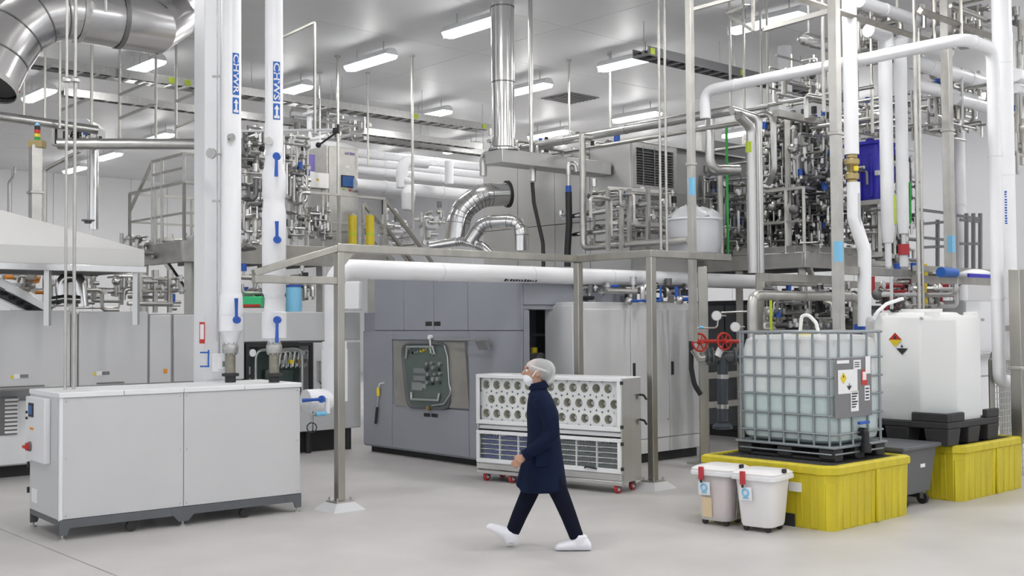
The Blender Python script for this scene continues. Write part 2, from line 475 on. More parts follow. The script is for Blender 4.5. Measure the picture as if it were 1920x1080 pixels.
def pipe_text(parent, c, r, ang, y0, y1, hwpx, txt, name='pipe_label', fg=None, bgm=None, arrow=False):
    s = pxm(c); z1, z0 = zat(c, y0)-c.z, zat(c, y1)-c.z; hw = hwpx/s
    pl = part(name, patch(c, r+.004, ang, z0, z1, hw), bgm or X['bluelab'], parent)
    mb = MB()
    if arrow:
        L = (z1-z0)*.42; vs = [(-L, 0, 0), (-L+.05, -hw*.75, 0), (-L+.05, -hw*.3, 0), (L-.03, -hw*.3, 0), (L-.03, -hw*.75, 0), (L, -hw*.75, 0),
              (L, hw*.75, 0), (L-.03, hw*.75, 0), (L-.03, hw*.3, 0), (-L+.05, hw*.3, 0), (-L+.05, hw*.75, 0)]
        mb.add(wrap(vs, c, r+.008, ang, (z0+z1)/2), [tuple(range(11))])
    else:
        vs, fs = text_geo(txt, 1.0)
        xs = [q[0] for q in vs]; ys = [q[1] for q in vs]
        kx = (z1-z0)*.94/(max(xs)-min(xs)); ky = hw*1.7/(max(ys)-min(ys)); my = (max(ys)+min(ys))/2; mx = (max(xs)+min(xs))/2
        vs = [((q[0]-mx)*kx, (q[1]-my)*ky, 0) for q in vs]
        mb.add(wrap(vs, c, r+.008, ang, (z0+z1)/2), fs)
    part('lettering', mb, fg or X['paper'], pl, smooth=False)
    return pl
# ================================================================== foreground cabinet
c0 = G(111, 1015); a0, b0 = ab(c0)
F = Fr('chiller_cabinet', 'low light grey sheet metal cabinet on short legs in the left foreground', 'cabinet', a0, b0)
F.o.rotation_euler = (0, 0, TH - .055)
CL, CD, CH = 2.60, .98, 1.43
core = MB().box(.02, .02, .20, CL-.02, CD-.02, CH-.05)
F.p('body', core, X['cab'])
xs = 1.245
for x0, x1 in ((.03, xs-.004), (xs+.004, CL-.012)):
    z0, z1 = .205, 1.375
    m_ = MB().add([(x0,.02,z0),(x1,.02,z0),(x1,.02,z1),(x0,.02,z1),(x0,0,z0),(x1,0,z0),(x1,0,z1),(x0,0,z1),((x0+x1)/2,-.007,(z0+z1)/2)],
                  [(4,5,8),(5,6,8),(6,7,8),(7,4,8),(0,4,7,3),(1,2,6,5),(0,1,5,4),(3,7,6,2)])
    pn = F.p('front_panel', m_, X['cab'], smooth=False)
    for sx in (x0+.03, x1-.03):
        for sz in (z0+.03, (z0+z1)/2, z1-.03):
            part('screw', MB().cyl((sx,.004,sz),(sx,-.006,sz),.007,8), X['galv'], pn)
F.p('corner_trim', MB().box(-.004,-.004,.19,.028,.03,1.39), X['white'])
F.p('side_panel', MB().box(-.008,.04,.20,.02,CD-.02,1.385), X['cab'], bevel=.004)
lid = MB().box(-.012,-.016,1.385,.62,CD+.01,CH)
for x0, x1 in ((-.012, .618), (.622, 1.243), (1.247, 1.92), (1.924, CL+.005)):
    F.p('top_plate', MB().box(x0,-.018,1.378,x1,CD+.01,CH), X['white'], bevel=.008)
F.p('base_rail', MB().box(.02,-.006,.115,CL,.03,.20).box(.02,CD-.03,.115,CL,CD,.20).box(0,.02,.14,.03,CD,.20).box(CL-.03,.02,.14,CL,CD,.20), X['dgrey'])
for lx, sg in ((.0, 1), (CL, -1), (1.245, 0)):
    for ly in (0, CD-.02):
        if sg == 0: poly = [(lx-.14,.20),(lx+.14,.20),(lx+.12,.13),(lx+.05,.05),(lx-.05,.05),(lx-.12,.13)]
        else: poly = [(lx,.20),(lx+sg*.20,.20),(lx+sg*.18,.13),(lx+sg*.09,.11),(lx+sg*.07,.05),(lx,.05)]
        lg = F.p('leg', MB().prism(poly, ly-.01 if ly == 0 else ly, ly+.012 if ly == 0 else ly+.022, M(((1,0,0,0),(0,0,1,0),(0,1,0,0),(0,0,0,1)))), X['dgrey'])
        fx = lx + sg*.035
        part('levelling_foot', MB().cyl((fx,ly+.02,.012),(fx,ly+.02,.07),.012,8).cyl((fx,ly+.02,0),(fx,ly+.02,.018),.035,12), X['galv'], lg)
for cx in (.72, 1.95):
    F.p('castor', MB().cyl((cx,.04,.055),(cx,.075,.055),.055,16).box(cx-.02,.05,.06,cx+.02,.065,.14), X['black'])
# control box on the narrow side
cb = F.p('control_box', MB().box(-.07,.26,.72,-.008,.90,1.36), X['white'], bevel=.008)
part('display_bezel', MB().box(-.078,.62,1.16,-.07,.78,1.30), X['black'], cb)
part('display', MB().box(-.081,.645,1.185,-.077,.755,1.275), X['screen'], cb)
part('warning_sticker', MB().box(-.073,.62,1.03,-.07,.74,1.055), X['orange'], cb)
for z in (1.20, 1.14): part('button', MB().cyl((-.07,.84,z),(-.085,.84,z),.014,10), X['black'], cb)
sw = part('isolator_switch', MB().cyl((-.07,.72,.86),(-.09,.72,.86),.05,16), X['plate'], cb)
part('knob', MB().cyl((-.09,.72,.86),(-.115,.72,.86),.04,16).box(-.14,.68,.845,-.11,.76,.875), X['red'], sw)
F.p('rating_label', MB().box(-.012,.70,.28,-.008,.88,.42), X['paper'])
F.p('hinge', MB().cyl((-.02,CD-.01,.62),(-.02,CD-.01,.68),.014,8).cyl((-.02,CD-.01,.36),(-.02,CD-.01,.42),.014,8), X['black'])
# ================================================================== chilled water risers standing on it
def lever(parent, p, L, dirv, col_='blue', r=.017):
    """valve lever with hub; p hub centre, dirv direction of the arm"""
    h = part('valve_hub', MB().cyl(p, V(p) - V((.0,.05,0)), .042, 12), X[col_], parent)
    d = V(dirv).normalized(); q = V(p) - V((0,.045,0))
    part('lever', MB().tube([q, q+d*L*.4, q+d*L+V((0,-.01,0))], [r*1.1, r, r*1.35], 8), X[col_], h)
def riser(name, px, label, prof, hosp, labels, levers):
    c = G(px, 717, 1.43)
    t = thing(name, label, 'pipe', c, 0, 'chilled water risers')
    s = pxm(c)
    part('insulation', vprof(c, prof), X['pvc'], t)
    part('base_flange', vprof(c, [(718,10),(706,10),(705,16),(700,16),(699,9)], 16), X['black2'], t)
    part('bare_pipe', vprof(c, [(700,9.5),(655,9.5)], 16), X['olive'], t)
    part('upper_flange', vprof(c, [(662,14),(655,15),(648,15),(645,13)], 16), X['galv'], t)
    for k in range(8):
        an = k*math.pi/4; part('bolt', MB().cyl((.07*math.cos(an),.07*math.sin(an),zat(c,665)-c.z),(.07*math.cos(an),.07*math.sin(an),zat(c,641)-c.z),.009,6), X['galv'], t)
    for txt, y0, y1, ar, rp, ang in labels: pipe_text(t, c, rp/s, ang, y0, y1, 7.0, txt, arrow=ar)
    for lx, y, L, dv in levers: lever(t, ((lx-px)/s, -.17, zat(c, y)-c.z), L/s, dv)
    return c, t, s
cR, tR, sR = riser('chilled_water_riser', 432, 'white insulated riser pipe with blue CHWR lettering on grey cabinet',
  [(647,11),(622,20),(620,23),(580,23),(572,19.5),(-120,19.5)], None,
  [('CHWR', 103, 181, 0, 19.5, .52), ('', 186, 216, 1, 19.5, .52)], [(452, 600, 40, (-.0, 0, 1))])
part('body_sleeve', vprof(cR, [(590,24),(556,22),(552,20)]), X['pvc'], tR)
cS, tS, sS = riser('chilled_water_riser', 514, 'white insulated riser pipe with blue CHWS lettering and thick lower sleeve',
  [(645,10),(636,13),(634,23),(586,23),(584,19),(556,17),(548,22),(400,22.5),(385,20),(372,20),(368,22),(328,22),(305,16.6),(-120,16.6)], None,
  [('CHWS', 119, 193, 0, 16.6, .30), ('', 197, 227, 1, 16.6, .30)], [(527, 600, 42, (.0, 0, -1)), (526, 298, 38, (0, 0, -1)), (527, 452, 34, (0, 0, 1))])
def gauge(parent, p, r=.045, dirv=(0, -1, 0), stem=None):
    d = V(dirv).normalized(); p = V(p)
    g = part('gauge', MB().cyl(p, p+d*.035, r, 16), X['steel'], parent)
    part('dial', MB().cyl(p+d*.034, p+d*.037, r*.84, 16), X['galv'], g)
    if stem: part('stem', MB().cyl(p, V(stem), .010, 8), X['galv'], g)
gauge(tR, ((402-432)/sR, -.12, zat(cR, 291)-cR.z), .06, (-.3,-1,0), (-.02, -.05, zat(cR, 291)-cR.z))
gauge(tR, ((438-432)/sR, -.15, zat(cR, 262)-cR.z), .045, (.8,-.6,0), (0, 0, zat(cR, 262)-cR.z))
gauge(tS, ((507-514)/sS, -.14, zat(cS, 268)-cS.z), .045, (.5,-.9,0), (0, 0, zat(cS, 268)-cS.z))
part('sensor_conduit', MB().tube([((411-432)/sR, -.09, zat(cR, 640)-cR.z), ((411-432)/sR, -.09, zat(cR, -60)-cR.z)], .009, 8), X['galv'], tR)
for y in (146, 378): part('conduit_clip', MB().cbox(((408-432)/sR, -.085, zat(cR, y)-cR.z), (.08, .03, .022)), X['galv'], tR)
for y in (290, 555): part('insulation_band', vprof(cS, [(y+3, 17.2 if y < 300 else 18.6), (y-3, 17.2 if y < 300 else 18.6)]), X['white'], tS)
# square white building column behind the risers
pc = P(393, 700, 13.1); ca, cb_ = ab(pc)
t = Fr('building_column', 'square white boxed building column behind the CHWR riser', 'column', ca, cb_)
t.p('casing', MB().box(-.135,-.135,0,.135,.135,CEIL), X['white'], bevel=.01)
t.p('base_shoe', MB().box(-.17,-.17,0,.17,.17,.12), X['white'], bevel=.01)
def on_front(px, py, y=-.137, w=0, h=0): 
    q = P(px, py, pc.y - .14); return q
sgn = thing('safety_sign', 'narrow red and white sign strip on the white column', 'sign', P(379, 624, pc.y-.24), 0)
k = pxm(P(379, 624, pc.y-.24))
part('board', MB().cbox((0,0,0), (10/k, .006, 40/k)), X['red'], sgn)
part('panel', MB().cbox((0,-.004,.012), (7/k, .006, 28/k)), X['paper'], sgn)
tf = thing('tape_frame', 'blue tape rectangle stuck on the white column', 'tape', P(384, 674, pc.y-.24), 0)
k = pxm(P(384, 674, pc.y-.24))
for q in (((0,0,13/k),(18/k,.004,3/k)), ((0,0,-13/k),(18/k,.004,3/k)), ((7/k,-.003,2/k),(3/k,.004,32/k))): part('strip', MB().cbox(*q), X['bluelab'], tf)
jb = thing('junction_box', 'small white control box on conduit beside the blue tape', 'box', P(413, 680, pc.y-.3), 0)
k = pxm(P(413, 680, pc.y-.3))
part('body', MB().cbox((0,0,0), (27/k,.09,34/k)), X['white'], jb, bevel=.006)
part('cover', MB().cbox((.03,-.05,0), (14/k,.02,24/k)), X['paper'], jb, bevel=.004)
part('conduit', MB().cyl((-3/k,.02,17/k),(-3/k,.02,62/k),.012,8), X['galv'], jb)
part('switch', MB().cbox((9/k,-.06,-2/k),(4/k,.02,10/k)), X['plate'], jb)
# thin stainless drop rods in front at left
for px, dx in ((122, 0), (138, 1)):
    p0 = G(px, 724, 1.43) if False else P(px, 728, 11.45 + dx*.06)
    t = thing('drop_rod', ('left' if not dx else 'right') + ' one of two thin stainless tubes dropping to the foreground cabinet', 'rod', p0, 0, 'twin drop tubes')
    part('tube', MB().cyl((0,0,1.43-p0.z),(0,0,CEIL-p0.z),.017 if dx else .014,10), X['steel2'], t)
    part('coupling', MB().lathe([(.02,-.03),(.05,-.02),(.05,.01),(.02,.03)],12), X['steel'], t, (0,0,zat(p0,150)-p0.z))
# ================================================================== support frame of square stainless tube
aA, bA = ab(G(637, 955)); bD = bA; aC, bC = ab(G(1225, 915))
HF = 2.985
F = Fr('support_frame', 'stainless steel square tube portal frame carrying the white overhead pipe', 'frame', aA, bA)
h = .047
aD = ab(along_px(uv(aA, bA, 1.0), U, 1086))[0] - aA
cA, cB = aC - aA, bC - bA
def post(x, y, nm='post'):
    pt = F.p(nm, MB().box(x-h,y-h,.10,x+h,y+h,HF-2*h), X['post'], bevel=.008)
    part('grout_base', MB().hexa([(x-.21,y-.21,0),(x+.21,y-.21,0),(x+.21,y+.21,0),(x-.21,y+.21,0),(x-.12,y-.12,.085),(x+.12,y-.12,.085),(x+.12,y+.12,.085),(x-.12,y+.12,.085)]), X['cab'], pt)
    part('base_plate', MB().box(x-.11,y-.11,.085,x+.11,y+.11,.10), X['steel2'], pt)
    for sx in (-.085,.085):
        for sy in (-.085,.085): part('anchor_bolt', MB().cyl((x+sx,y+sy,.10),(x+sx,y+sy,.14),.011,6), X['galv'], pt)
post(0, 0); post(aD, 0); post(cA, cB)
aX = -1.08
F.p('top_beam', bar([(-h,0,HF-h),(aD+h,0,HF-h)], h), X['post'], bevel=.008)
F.p('top_beam', bar([(aD,h,HF-h),(cA,cB-h,HF-h)], h), X['post'], bevel=.008)
F.p('top_beam', bar([(cA+h,cB,HF-h),(cA+1.6,cB,HF-h)], h), X['post'], bevel=.008)
zl = HF - .42
F.p('bracket_arm', bar([(aX,0,zl),(-h,0,zl)], h*.9), X['post'], bevel=.008)
F.p('diagonal_brace', bar([(aX,0,zl+.06),(-.02,0,HF-.05)], h*.8), X['post'], bevel=.008)
F.p('gusset', MB().prism([(0,HF-h),(.24,HF-h),(0,HF-.32)], -.01, .01, M(((1,0,0,0),(0,0,1,0),(0,1,0,0),(0,0,0,1)))), X['post'])
# ================================================================== big white overhead pipe
st = P(627, 512, 13.35)
st = V((st.x, st.y, 2.74))
end = along_px(st, U, 1432)
bt = V((st.x, st.y, zat(st, 748)))
pts = [bt - U*.30, bt, st, end]
q = fillet(pts, .26, 8)
t = thing('insulated_header_pipe', 'large white insulated pipe running overhead from the foreground cabinet to the right', 'pipe', V((st.x, st.y, 0)), 0)
o_ = V((st.x, st.y, 0))
part('run', MB().tube([p - o_ for p in q], .118, 24), X['pvc'], t)
part('sleeve', MB().cyl(V((0,0,zat(st,752))), V((0,0,zat(st,655))), .155, 24), X['pvc'], t)
part('sleeve_band', MB().cyl(V((0,0,zat(st,660))), V((0,0,zat(st,640))), .145, 24), X['pvc'], t)
part('end_sleeve', MB().cyl(bt - o_ - U*.10, bt - o_ - U*.40, .13, 24), X['pvc'], t)
for d in (1.6, 3.2, 4.8):
    p = st - o_ + U*d; part('jacket_seam', MB().cyl(p - U*.012, p + U*.012, .1205, 24), X['white'], t)
p = P(604, 748, 12.95) - o_; lever(t, p, .22, (-1, 0, -.06))
p = P(614, 775, 12.95) - o_
dv = part('drain_valve', MB().cyl(p - U*.02, p - U*.16, .028, 12), X['sky'], t)
part('drain_pipe', MB().tube([p - U*.16, p - U*.21, p - U*.21 - Zv*.09], .012, 8), X['galv'], dv)
part('drain_loop', MB().torus(p - U*.21 - Zv*.15, (0,1,0), .055, .007, 16, 6), X['black'], dv)
part('drain_stem', MB().cyl(p, p + Zv*.18, .03, 12), X['pvc'], dv)
# small illegible dark print low on the header
def strokes(n, w, h, rnd):
    out = []; x = -w/2
    for k in range(n):
        ww = w/n*rnd.uniform(.45, .8); hh = h*rnd.uniform(.7, 1.0); out.append((x, -h/2, x+ww, -h/2+hh)); x += w/n
    return out
pl = along_px(st, U, 970) - o_
mb = MB(); nrm = (-W*.70 - Zv*.71).normalized(); upv = nrm.cross(U).normalized()
if upv.z < 0: upv = -upv
for x0_, y0_, x1_, y1_ in strokes(12, .62, .045, random.Random(2)):
    mb.add([tuple(pl + nrm*.1205 + U*x_ + upv*y_) for x_, y_ in ((x0_,y0_),(x1_,y0_),(x1_,y1_),(x0_,y1_))], [(0,1,2,3)])
part('printed_marking', mb, X['ink'], t, smooth=False)
XY = M(((1,0,0,0),(0,0,1,0),(0,1,0,0),(0,0,0,1)))     # prism drawn in x-z, depth along y
YZ = M(((0,0,1,0),(1,0,0,0),(0,1,0,0),(0,0,0,1)))     # prism drawn in y-z, depth along x
def rrect(cx, cy, hx, hy, r, z, k=4):
    out = []
    for sx, sy, a0 in ((1,1,0),(-1,1,90),(-1,-1,180),(1,-1,270)):
        for i in range(k+1):
            a = math.radians(a0 + 90*i/k); out.append((cx+sx*(hx-r)+r*math.cos(a), cy+sy*(hy-r)+r*math.sin(a), z))
    return out
def diamond(parent, plane, c, h, top, bot, name='hazard_diamond', off=0.0):
    """square-on-point sticker; plane 'A' lies in y-z facing -x, 'B' in x-z facing -y"""
    def q(s, z, d): return (-.006-d+off, c[0]+s, c[1]+z) if plane == 'A' else (c[0]+s, -.006-d+off, c[1]+z)
    fs = [(0, 1, 2)]
    o = part(name, MB().add([q(-h,0,0), q(h,0,0), q(0,h,0)], fs), X[top], parent)
    part('lower_half', MB().add([q(-h,0,0), q(h,0,0), q(0,-h,0)], fs), X[bot], o)
    part('symbol', MB().add([q(-h*.22,h*.12,.002), q(h*.22,h*.12,.002), q(h*.1,h*.55,.002), q(-h*.1,h*.5,.002)], [(0,1,2,3)]), X['ink'], o)
    return o
# ================================================================== yellow spill pallets
def bund(px, py, label, LX, LY, hgt):
    a, b = ab(G(px, py)); F = Fr('spill_pallet', label, 'spill pallet', a, b, 0, 'yellow spill pallets')
    c = .11
    poly = [(c,0),(LX,0),(LX,LY),(0,LY),(0,c)]
    def ch(d): return [(c+d*.4,d),(LX-d,d),(LX-d,LY-d),(d,LY-d),(d,c+d*.4)]
    mb = MB()
    z0 = .0
    # outer skin as a loft with a step below the rim, fork notches as dark blocks in front, the hollow's shade painted
    mb.loft([[(x,y,0) for x,y in ch(.035)], [(x,y,hgt-.10) for x,y in ch(.02)], [(x,y,hgt-.085) for x,y in ch(0)], [(x,y,hgt-.02) for x,y in ch(0)], [(x,y,hgt) for x,y in ch(.025)],
             [(x,y,hgt) for x,y in ch(.075)], [(x,y,hgt-.05) for x,y in ch(.085)]])
    F.p('sump', mb, X['yellow'], smooth=False)
    F.p('corner_column', MB().prism([(.045,.13),(.03,.10),(.10,.03),(.13,.045)], 0, hgt-.17), X['yellow'])
    for k in range(9):
        x = .22 + k*(LX-.3)/9
        F.p('rib', MB().hexa([(x,.026,.01),(x+.07,.026,.01),(x+.07,.05,.01),(x,.05,.01),(x+.005,.014,hgt-.105),(x+.065,.014,hgt-.105),(x+.065,.05,hgt-.105),(x+.005,.05,hgt-.105)]), X['yellow'], bevel=.006)
    for k in range(8):
        y = .20 + k*(LY-.3)/8
        if k in (2, 3): continue
        F.p('rib', MB().hexa([(.026,y,.01),(.05,y,.01),(.05,y+.08,.01),(.026,y+.08,.01),(.014,y+.005,hgt-.105),(.05,y+.005,hgt-.105),(.05,y+.075,hgt-.105),(.014,y+.075,hgt-.105)]), X['yellow'], bevel=.006)
    F.p('fork_pocket', MB().box(.028,.46,0,.06,.68,.13), X['dark'])
    F.p('panel_split', MB().box(LX*.55,-.004,.01,LX*.55+.05,.03,hgt-.09), X['yellow'], bevel=.01)
    g = MB()
    F.p('deck_plate', MB().box(.085,.085,hgt-.06,LX-.085,LY-.085,hgt-.045), X['black2'])
    n = 16
    me = MB().box(0,.085,hgt-.045,.022,LY-.085,hgt-.012).mesh('grating_bar', False)
    for k in range(n): F.p('grating_bar', me, X['grating'], loc=(.10 + k*(LX-.22)/(n-1), 0, 0))
    for k in range(8): F.p('grating_rod', MB().box(.09,.12+k*(LY-.25)/7,hgt-.03,LX-.09,.135+k*(LY-.25)/7,hgt-.014), X['grating'])
    return F
B1_ = bund(1563, 1000, 'yellow spill pallet under the caged liquid container', 1.50, 1.62, .64)
q = B1_.A(1490, 912, B1_.a)
B1_.p('instruction_label', MB().box(-.004,q[0]-.07,q[1]-.05,.02,q[0]+.07,q[1]+.04), X['paper'])
B2_ = bund(1805, 943, 'yellow spill pallet under the white tank at the right edge', 1.62, 1.62, .64)
q = B2_.A(1738, 870, B2_.a); B2_.p('instruction_label', MB().box(-.004,q[0]-.05,q[1]-.05,.02,q[0]+.05,q[1]+.05), X['paper'])
# ================================================================== caged container
a, b = ab(G(1564, 866, .64))
F = Fr('ibc_tote', 'translucent square liquid container in a tubular steel cage, half full of pale green liquid', 'container', a, b, .64)
LX, LY, zb = 1.0, 1.2, .15
ztop = onA(1564, 623, a)[1] - .64
zt = ztop - .03
rings = []
for z, ins, r in ((zb+.01,.08,.12),(zb+.05,.03,.13),(zb+.12,.016,.13),(zt-.16,.016,.13),(zt-.05,.035,.14),(zt-.005,.10,.15),(zt+.003,.22,.12)):
    rings.append(rrect(LX/2, LY/2, LX/2-ins, LY/2-ins, r, z))
F.p('bottle', MB().loft(rings), X['hdpe'])
zl = onA(1470, 741, a)[1] - .64
F.p('liquid', MB().loft([rrect(LX/2, LY/2, LX/2-i_, LY/2-i_, .12, z) for z, i_ in ((zb+.03,.08),(zb+.12,.03),(zl,.03))]), X['liquid'])
F.p('cap', MB().cyl((.45,.62,zt-.02),(.45,.62,zt+.035),.09,20), X['yel'])
F.p('cap', MB().cyl((.52,.90,zt-.02),(.52,.90,zt+.02),.05,16), X['white'])
zs = [onA(1480, y, a)[1]-.64 for y in (627, 671, 706, 740, 776, 810, 846)]
zs[0] = ztop
for i, z in enumerate(zs):
    r_ = .0125 if i else .015
    pts = [(x,y,z) for x,y,_ in rrect(LX/2, LY/2, LX/2, LY/2, .06, z, 3)]
    F.p('cage_bar', MB().tube(pts + [pts[0]], r_, 8), X['cage'])
zb0 = zb
for k in range(7):
    y = .05 + k*(LY-.10)/6
    for x in (0, LX): F.p('cage_post', MB().cyl((x,y,zb0),(x,y,ztop),.0125,8), X['cage'])
for x in (.12, .36, .66, .90):
    for y in (0, LY): F.p('cage_post', MB().cyl((x,y,zb0),(x,y,ztop),.0125,8), X['cage'])
# pallet
F.p('pallet_deck', MB().box(-.02,-.02,zb-.03,LX+.02,LY+.02,zb), X['cage'], bevel=.008)
for x in (0, .41, LX-.18):
    for y in (0, .51, LY-.18): F.p('pallet_block', MB().box(x,y,.012,x+.18,y+.18,zb-.03), X['black2'], bevel=.012)
for x in (0, .41, LX-.18): F.p('pallet_runner', MB().box(x+.02,0,0,x+.16,LY,.025), X['black2'])
# outlet valve
v = F.p('outlet_valve', MB().cyl((.52,.05,zb+.12),(.52,-.06,zb+.12),.045,16).cyl((.52,-.05,zb+.12),(.52,-.05,zb-.02),.04,14), X['black'])
part('valve_lever', MB().box(.40,-.06,zb+.205,.60,-.03,zb+.235), X['blue'], v, bevel=.005)
part('outlet_cap', MB().cyl((.52,-.055,zb-.09),(.52,-.055,zb-.0),.055,16), X['black'], v)
# identification plate
x0, z1 = F.B(1561, 672); x1, z0 = F.B(1632, 778)
pl = F.p('identification_plate', MB().box(x0+.0,-.022,z0,x1,-.013,z1), X['plate'], bevel=.004)
def sticker(parent, Fq, px0, py0, px1, py1, m_='paper', off=-.024, th=.002, b=None):
    xa, za = Fq.B(px0, py0, b); xb, zb_ = Fq.B(px1, py1, b)
    return part('sticker', MB().box(xa, off-th, zb_, xb, off, za), X[m_], parent)
s1 = sticker(pl, F, 1567, 694, 1604, 736); sticker(pl, F, 1591, 733, 1606, 770); sticker(pl, F, 1565, 676, 1588, 681)
sticker(pl, F, 1596, 675, 1610, 692); sticker(pl, F, 1611, 694, 1622, 721, 'red', -.025); sticker(pl, F, 1613, 697, 1620, 712, 'paper', -.027)
sticker(pl, F, 1618, 668, 1628, 700, 'paper', -.026); sticker(pl, F, 1617, 723, 1627, 750)
for k in range(6): sticker(pl, F, 1593, 737+k*5, 1604-(k%3)*2, 738.5+k*5, 'ink', -.027)
for k in range(4): sticker(pl, F, 1618.5, 727+k*6, 1625, 729+k*6, 'ink', -.027)
for k in range(3): sticker(pl, F, 1598, 679+k*4, 1607, 680+k*4, 'ink', -.027)
diamond(pl, 'B', F.B(1577, 709), .062, 'yel', 'yel', off=-.022)
diamond(pl, 'B', F.B(1588, 723), .05, 'paper', 'ink', off=-.0215)
# ================================================================== white tank on black pallet
a, b = ab(G(1779, 838, .64))
F = Fr('pallet_tank', 'white eight sided plastic tank on a black pallet', 'tank', a, b, .64)
PL = 1.28
for x0, x1 in ((0,.30),(.49,.79),(.98,1.28)):
    for y0, y1 in ((0,.30),(.49,.79),(.98,1.28)):
        F.p('pallet_foot', MB().hexa([(x0+.02,y0+.02,0),(x1-.02,y0+.02,0),(x1-.02,y1-.02,0),(x0+.02,y1-.02,0),(x0,y0,.19),(x1,y0,.19),(x1,y1,.19),(x0,y1,.19)]), X['black2'], bevel=.012)
F.p('pallet_deck', MB().box(0,0,.19,PL,PL,.27), X['black2'], bevel=.015)
for q_ in ((.0,.0,.06,.45),(.06,0,.40,.06),(0,.95,.06,PL),(.95,0,PL,.06)): F.p('pallet_lip', MB().box(q_[0],q_[1],.27,q_[2],q_[3],.37), X['black2'], bevel=.012)
zt = onA(1779, 590, a)[1] - .64
def octo(ins, z, c=.30):
    l, h_ = ins, PL-ins
    return [(l+c,l,z),(h_-c,l,z),(h_,l+c,z),(h_,h_-c,z),(h_-c,h_,z),(l+c,h_,z),(l,h_-c,z),(l,l+c,z)]
F.p('shell', MB().loft([octo(.07,.22),octo(.05,.34),octo(.05,zt-.05),octo(.08,zt-.01),octo(.22,zt),octo(.24,zt+.03),octo(.42,zt+.04,.2)]), X['tank'], bevel=.02)
F.p('liquid', MB().loft([octo(.10,.29),octo(.07,.34),octo(.07,onA(1700,727,a)[1]-.64)]), X['liquid'], smooth=False)
F.p('manway_lid', MB().cyl((.64,.64,zt+.03),(.64,.64,zt+.075),.24,28), X['tank'])
for x, y in ((.15,.9),(.9,.15),(.25,.3),(1.0,.5)): F.p('lifting_lug', MB().lathe([(.09,zt-.04),(.085,zt+.03),(.06,zt+.035)],14), X['tank'], loc=(x,y,0))
sd = .05
def onface(px, py): return F.A(px, py, F.a + sd)
d1 = diamond(F.o, 'A', onface(1679, 637), .085, 'red', 'yel', off=sd-.002)
d2 = diamond(F.o, 'A', onface(1692, 653), .075, 'paper', 'ink', off=sd-.004)
for px, py in ((1729,597),(1846,592)):
    F.p('bolt', MB().cyl((0,0,0),(-.03,0,0),.018,8), X['galv'], loc=((sd,)+onface(px,py)) if px < 1745 else (1.0,.045,zt-.06))
hp = P(1648, 582, 13.6)
pipe('filling_hose', [P(1638,600,13.4), P(1645,585,13.4), P(1662,570,13.5), P(1692,560,13.7)], .022, X['white'], 'white flexible hose curving behind the white tank', 'hose', fil=.1)
pipe('filling_hose', [P(1500,625,12.4), P(1503,592,12.4), P(1516,590,12.35), P(1530,605,12.3), P(1537,632,12.25)], .020, X['white'], 'white flexible hose looping into the top of the caged container', 'hose', fil=.08)
# ================================================================== white wheeled bins
def wheeled_bin(px, py, label, content):
    c = G(px, py); t = thing('wheeled_bin', label, 'bin', c, TH + .15, 'white wheeled bins')
    hx = .175
    def rr(h_, z, r=.07): return rrect(0, 0, h_, h_, r, z)
    part('body', MB().loft([rr(.165,.05),rr(.175,.08),rr(.21,.52)]), X['binclear'] if content else X['bin'], t)
    part('rim', MB().loft([rr(.225,.51),rr(.245,.515),rr(.245,.55),rr(.225,.56)]), X['white'], t)
    part('lid', MB().loft([rr(.235,.55),rr(.24,.575),rr(.20,.60),rr(.12,.61)]), X['bin'], t)
    cl_ = part('lid_clip', MB().box(-.275,.06,.47,-.24,.11,.60), X['redw'], t, bevel=.006)
    part('clip_pin', MB().cyl((-.26,.085,.44),(-.26,.085,.48),.012,8), X['black'], cl_)
    part('lid_latch', MB().cbox((.0,-.235,.60),(.05,.03,.04)), X['black'], t)
    for x, y in ((-.12,-.12),(.12,-.12),(-.12,.12),(.12,.12)):
        w_ = part('castor', MB().cyl((x-.015,y,.03),(x+.015,y,.03),.03,14), X['black'], t)
        part('castor_fork', MB().box(x-.022,y-.02,.03,x+.022,y+.02,.06), X['black2'], w_)
    # sticker on the face toward the left
    st_ = part('sticker', MB().box(-.209,.0,.33,-.199,.125,.46), X['paper'], t, rot=(0,-.065,0), loc=(-.008,0,0))
    part('round_logo', MB().torus((-.211,.062,.405),(1,0,0),.033,.010,20,6), X['sky'], st_)
    part('logo_text', MB().box(-.2125,.03,.345,-.2085,.095,.358), X['sky'], st_)
    if content:
        part('waste', MB().loft([rr(.15,.09),rr(.17,.30),rr(.185,.44),rr(.10,.49)]), content, t)
        part('yellow_sheet', MB().box(-.186,.0,.10,-.180,.11,.30), X['cream'], t, rot=(0,-.07,0))
        part('paper_sheet', MB().box(-.05,-.192,.09,.14,-.186,.40), X['paper2'], t, rot=(.07,0,0))
    return t
X['binclear'] = poly_mat('clear_bin_plastic', (.95,.92,.92), .70, trans=.15)
X['pinkbag'] = mat('pink_bag', (.75,.52,.52), .5, var=.2, vscale=9)
X['cream'] = mat('cream_sheet', (.75,.60,.38), .6)
X['paper2'] = mat('grey_sheet', (.55,.53,.48), .6, var=.25, vscale=22)
wheeled_bin(1353, 981, 'white wheeled bin holding pink and yellow waste, left of the pair', X['pinkbag'])
wheeled_bin(1431, 993, 'plain white wheeled bin with red clip touching the yellow pallet', None)
